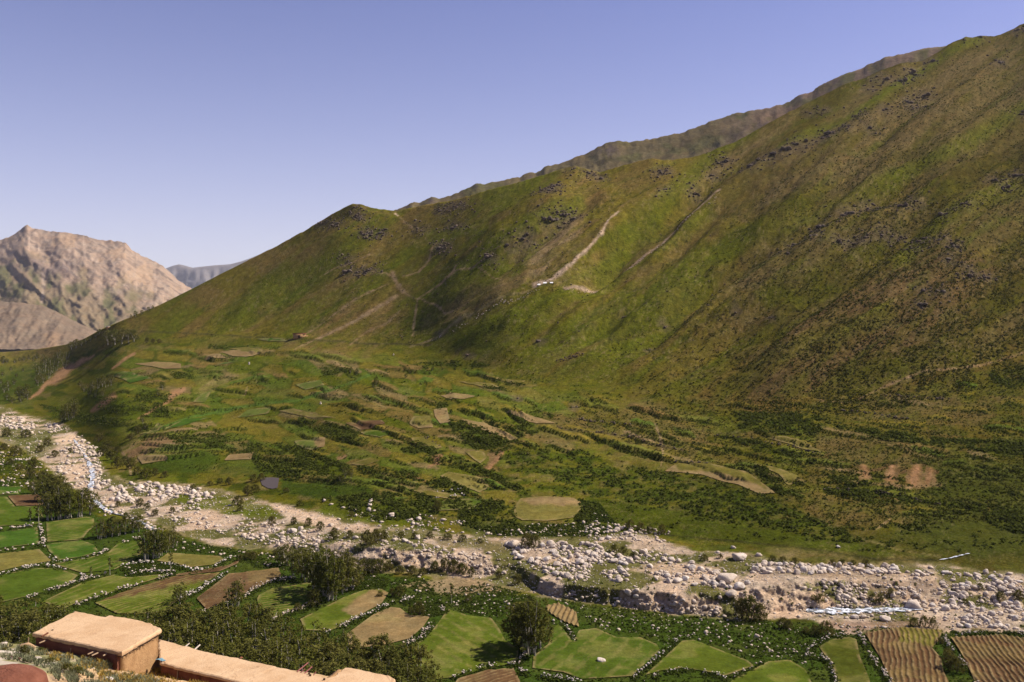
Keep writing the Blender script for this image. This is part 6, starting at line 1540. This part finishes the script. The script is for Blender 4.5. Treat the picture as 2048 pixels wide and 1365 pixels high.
# mud stump, fallen branch, dome
x, y, z = hill_at(53, 1296)
v, f = boulder_shape(71, S2, 5, .04)
link('mud_wall', mesh('mud_wall', v * np.array([.70, .35, .34]), f, M_mud, True), None, (x, y, z + .12), (0, 0, -.1), label='low rounded stump of mud wall left of the higher house', category='mud wall')
x0_, y0_, z0_ = hill_at(0, 1311); x1_, y1_, z1_ = hill_at(64, 1324)
br = thing('branch', 'long fallen branch with pale twigs at the left edge of the slope', 'branch', (x0_ - .6, y0_, z0_ + .1))
v, f = bar((0, 0, 0), (x1_ - x0_ + .6, y1_ - y0_, z1_ - z0_ - .02), .07, .035)
me = bpy.data.meshes.new('stick'); me.from_pydata(v.tolist(), [], [tuple(int(t) for t in q) for q in f]); me.materials.append(M_redwood); link('stick', me, br)
for k in range(5):
    t = .35 + .13 * k; p = np.array([(x1_ - x0_ + .6) * t, (y1_ - y0_) * t, (z1_ - z0_) * t])
    v, f = bar(p, p + np.array([.35, -.35, -.02 + .05 * (k % 2)]), .03, .015)
    me = bpy.data.meshes.new('twig'); me.from_pydata(v.tolist(), [], [tuple(int(t) for t in q) for q in f]); me.materials.append(M_palewood); link('twig', me, br)
x, y, z = hill_at(20, 1380)
y = 38.0; xx = (12 - CX) / F * y; zz = -(1365 - HY) / F * y
r2 = np.linspace(0, 1, 12); an = np.linspace(0, 2 * np.pi, 37)[:-1]
V = [(0, 0, .62)]
for q in r2[1:]:
    for aa in an: V.append((1.75 * q * math.cos(aa), 1.5 * q * math.sin(aa), .62 * (1 - q ** 3.2) - (.5 * max(0, q - .93) / .07) + .012 * math.sin(aa * 9 + q * 20)))
Fq = [(1 + 36 * i + k, 1 + 36 * i + (k + 1) % 36, 1 + 36 * (i + 1) + (k + 1) % 36, 1 + 36 * (i + 1) + k) for i in range(10) for k in range(36)] + [(0, 1 + k, 1 + (k + 1) % 36, 0) for k in range(36)]
me = bpy.data.meshes.new('mud_oven'); me.from_pydata(V, [], [tuple(dict.fromkeys(q)) for q in Fq]); me.materials.append(M_redmud_wallshade)
link('mud_oven', me, None, (xx, y, zz - .05), label='round reddish brown mud oven top at the bottom left corner', category='oven')
for i, (px, py, w, lab) in enumerate(((180, 1317, 22, 'pale block of stone below the dark front wall'), (8, 1290, 22, 'grey rock at the left edge of the slope'), (75, 1318, 18, 'bluish grey rock beside the grey bush'), (215, 1362, 28, 'flat pale rock at the bottom edge of the slope'), (140, 1362, 16, 'grey rock right of the mud oven'), (95, 1310, 16, 'pale grey rock at the foot of the dark wall'), (245, 1352, 12, 'small pale rock among the yellow weeds'), (186, 1340, 16, 'half buried pale rock on the middle slope'))):
    x, y, z = hill_at(px, py); s = w * y / F * .5
    link('rock', mesh('rock', *boulder_shape(150 + i, S1, 7, .12), M_stone), None, (x, y, z + .1 * s), (0, 0, i * 1.3), (s, s * .8, s * .5), label=lab, category='rock', group='rocks of the near slope')
# dry yellow and grey weeds of the slope
def slope_weeds(n, poly, size, seed, mat, name, label):
    r = np.random.default_rng(seed)
    a = r.uniform(min(p[0] for p in poly), max(p[0] for p in poly), n); b = r.uniform(min(p[1] for p in poly), max(p[1] for p in poly), n)
    k = in_poly(a, b, poly); a, b = a[k], b[k]
    k = r.random(len(a)) < sstep(.35, .6, fbm(a / 18, b / 9, 3, seed)); a, b = a[k], b[k]
    pos = np.array([hill_at(p, q) for p, q in zip(a, b)])
    m = 7; V = []
    for (x, y, z) in pos:
        for i in range(m):
            an = r.random() * 6.28; L = size * (.5 + r.random()); t = np.array([math.cos(an), math.sin(an)]) * L * (.2 + .5 * r.random()); w = np.array([-math.sin(an), math.cos(an)]) * .022
            V += [(x + w[0], y + w[1], z - .03), (x - w[0], y - w[1], z - .03), (x + t[0] * .6 - w[0] * .8, y + t[1] * .6 - w[1] * .8, z + L * .6), (x + t[0] + w[0] * .3, y + t[1] + w[1] * .3, z + L * .9)]
    link(name, mesh(name, np.array(V), np.arange(len(V)).reshape(-1, 4), mat), kind='stuff', label=label)
M_yellow = leaf_material('yellow_weed', (0.16, 0.16, 0.03), (0.38, 0.27, 0.05), (0.42, 0.24, 0.06))
M_greyweed = leaf_material('grey_weed', (0.12, 0.13, 0.06), (0.24, 0.24, 0.14), (0.28, 0.26, 0.16))
slope_weeds(5200, [(70, 1300), (250, 1330), (320, 1340), (470, 1364), (440, 1400), (300, 1400), (200, 1365), (130, 1335)], .22, 5, M_yellow, 'weeds', 'yellow flowering weeds below the higher mud house')
slope_weeds(6500, [(0, 1290), (80, 1300), (250, 1335), (330, 1365), (200, 1400), (130, 1370), (60, 1325), (0, 1318)], .22, 6, M_greyweed, 'weeds', 'grey green dry weeds on the near slope')

# ------------------------------------------------------------------ far huts and tents
def box_part(name, parent, x0, x1, y0, y1, z0, z1, mat):
    V = [(x, y, z) for z in (z0, z1) for y in (y0, y1) for x in (x0, x1)]
    return link(name, mesh(name, V, [(0, 2, 3, 1), (4, 5, 7, 6), (0, 1, 5, 4), (2, 6, 7, 3), (0, 4, 6, 2), (1, 3, 7, 5)], mat), parent)
def hut(px, py, wpx, hpx, label, wall, roof, door=True):
    x, y, z = g1(px, py); w = wpx * y / F; h = hpx * y / F
    o = thing('hut', label, 'hut', (x, y, z), 'small huts far up the valley')
    box_part('wall', o, -w * .48, w * .48, -w * .2, w * .3, -1.2, h * .8, wall)
    box_part('roof', o, -w * .52, w * .52, -w * .25, w * .34, h * .8, h, roof)
    if door:
        box_part('door', o, -w * .08, w * .10, -w * .2 - .06, -w * .2 + .02, -.2, h * .6, M_twig)
        box_part('annex', o, w * .3, w * .75, -w * .12, w * .2, -1.2, h * .5, wall)
    return o
hut(599, 676, 24, 9, 'reddish mud hut under the green flank', M_mudwall, M_redmud_wallshade)
hut(217, 658, 9, 4, 'tiny pale hut on the left shoulder', M_mudwall, M_white, False)
for i, (px, w, lab) in enumerate(((1078, 9, 'leftmost white tent at the end of the sandy track'), (1090, 10, 'middle white tent at the end of the sandy track'), (1103, 9, 'rightmost white tent at the end of the sandy track'))):
    x, y, z = g1(px, 581); s = w * y / F * .75
    V = [(-.5, -.3, 0), (.5, -.3, 0), (.5, .3, 0), (-.5, .3, 0), (-.42, 0, .34), (.42, 0, .34)]
    link('tent', mesh('tent', np.array(V) * s, np.array([(0, 1, 5, 4), (2, 3, 4, 5), (1, 2, 5, 5), (3, 0, 4, 4)])[:2], M_white), None, (x, y, z + .05), label=lab, category='tent', group='white tents below the bowl')
for i, (px, py, h, lab) in enumerate(((498, 730, 6, 'small stone cairn beside the bright green triangle'), (641, 808, 6, 'small stone cairn in the terrace fields'), (1172, 1064, 6, 'pale upright stone on the meadow edge'), (787, 712, 4, 'little grey cairn under the slope'))):
    x, y, z = g1(px, py); s = h * y / F
    parts = []
    for k in range(3):
        v, f = boulder_shape(810 + 5 * i + k, S1, 5, .1); parts.append((v * s * (.42 - .09 * k) + np.array([0.03 * k, 0, s * (.15 + .3 * k)]), f))
    link('cairn', mesh('cairn', *join(parts), M_stone), None, (x, y, z), label=lab, category='cairn')
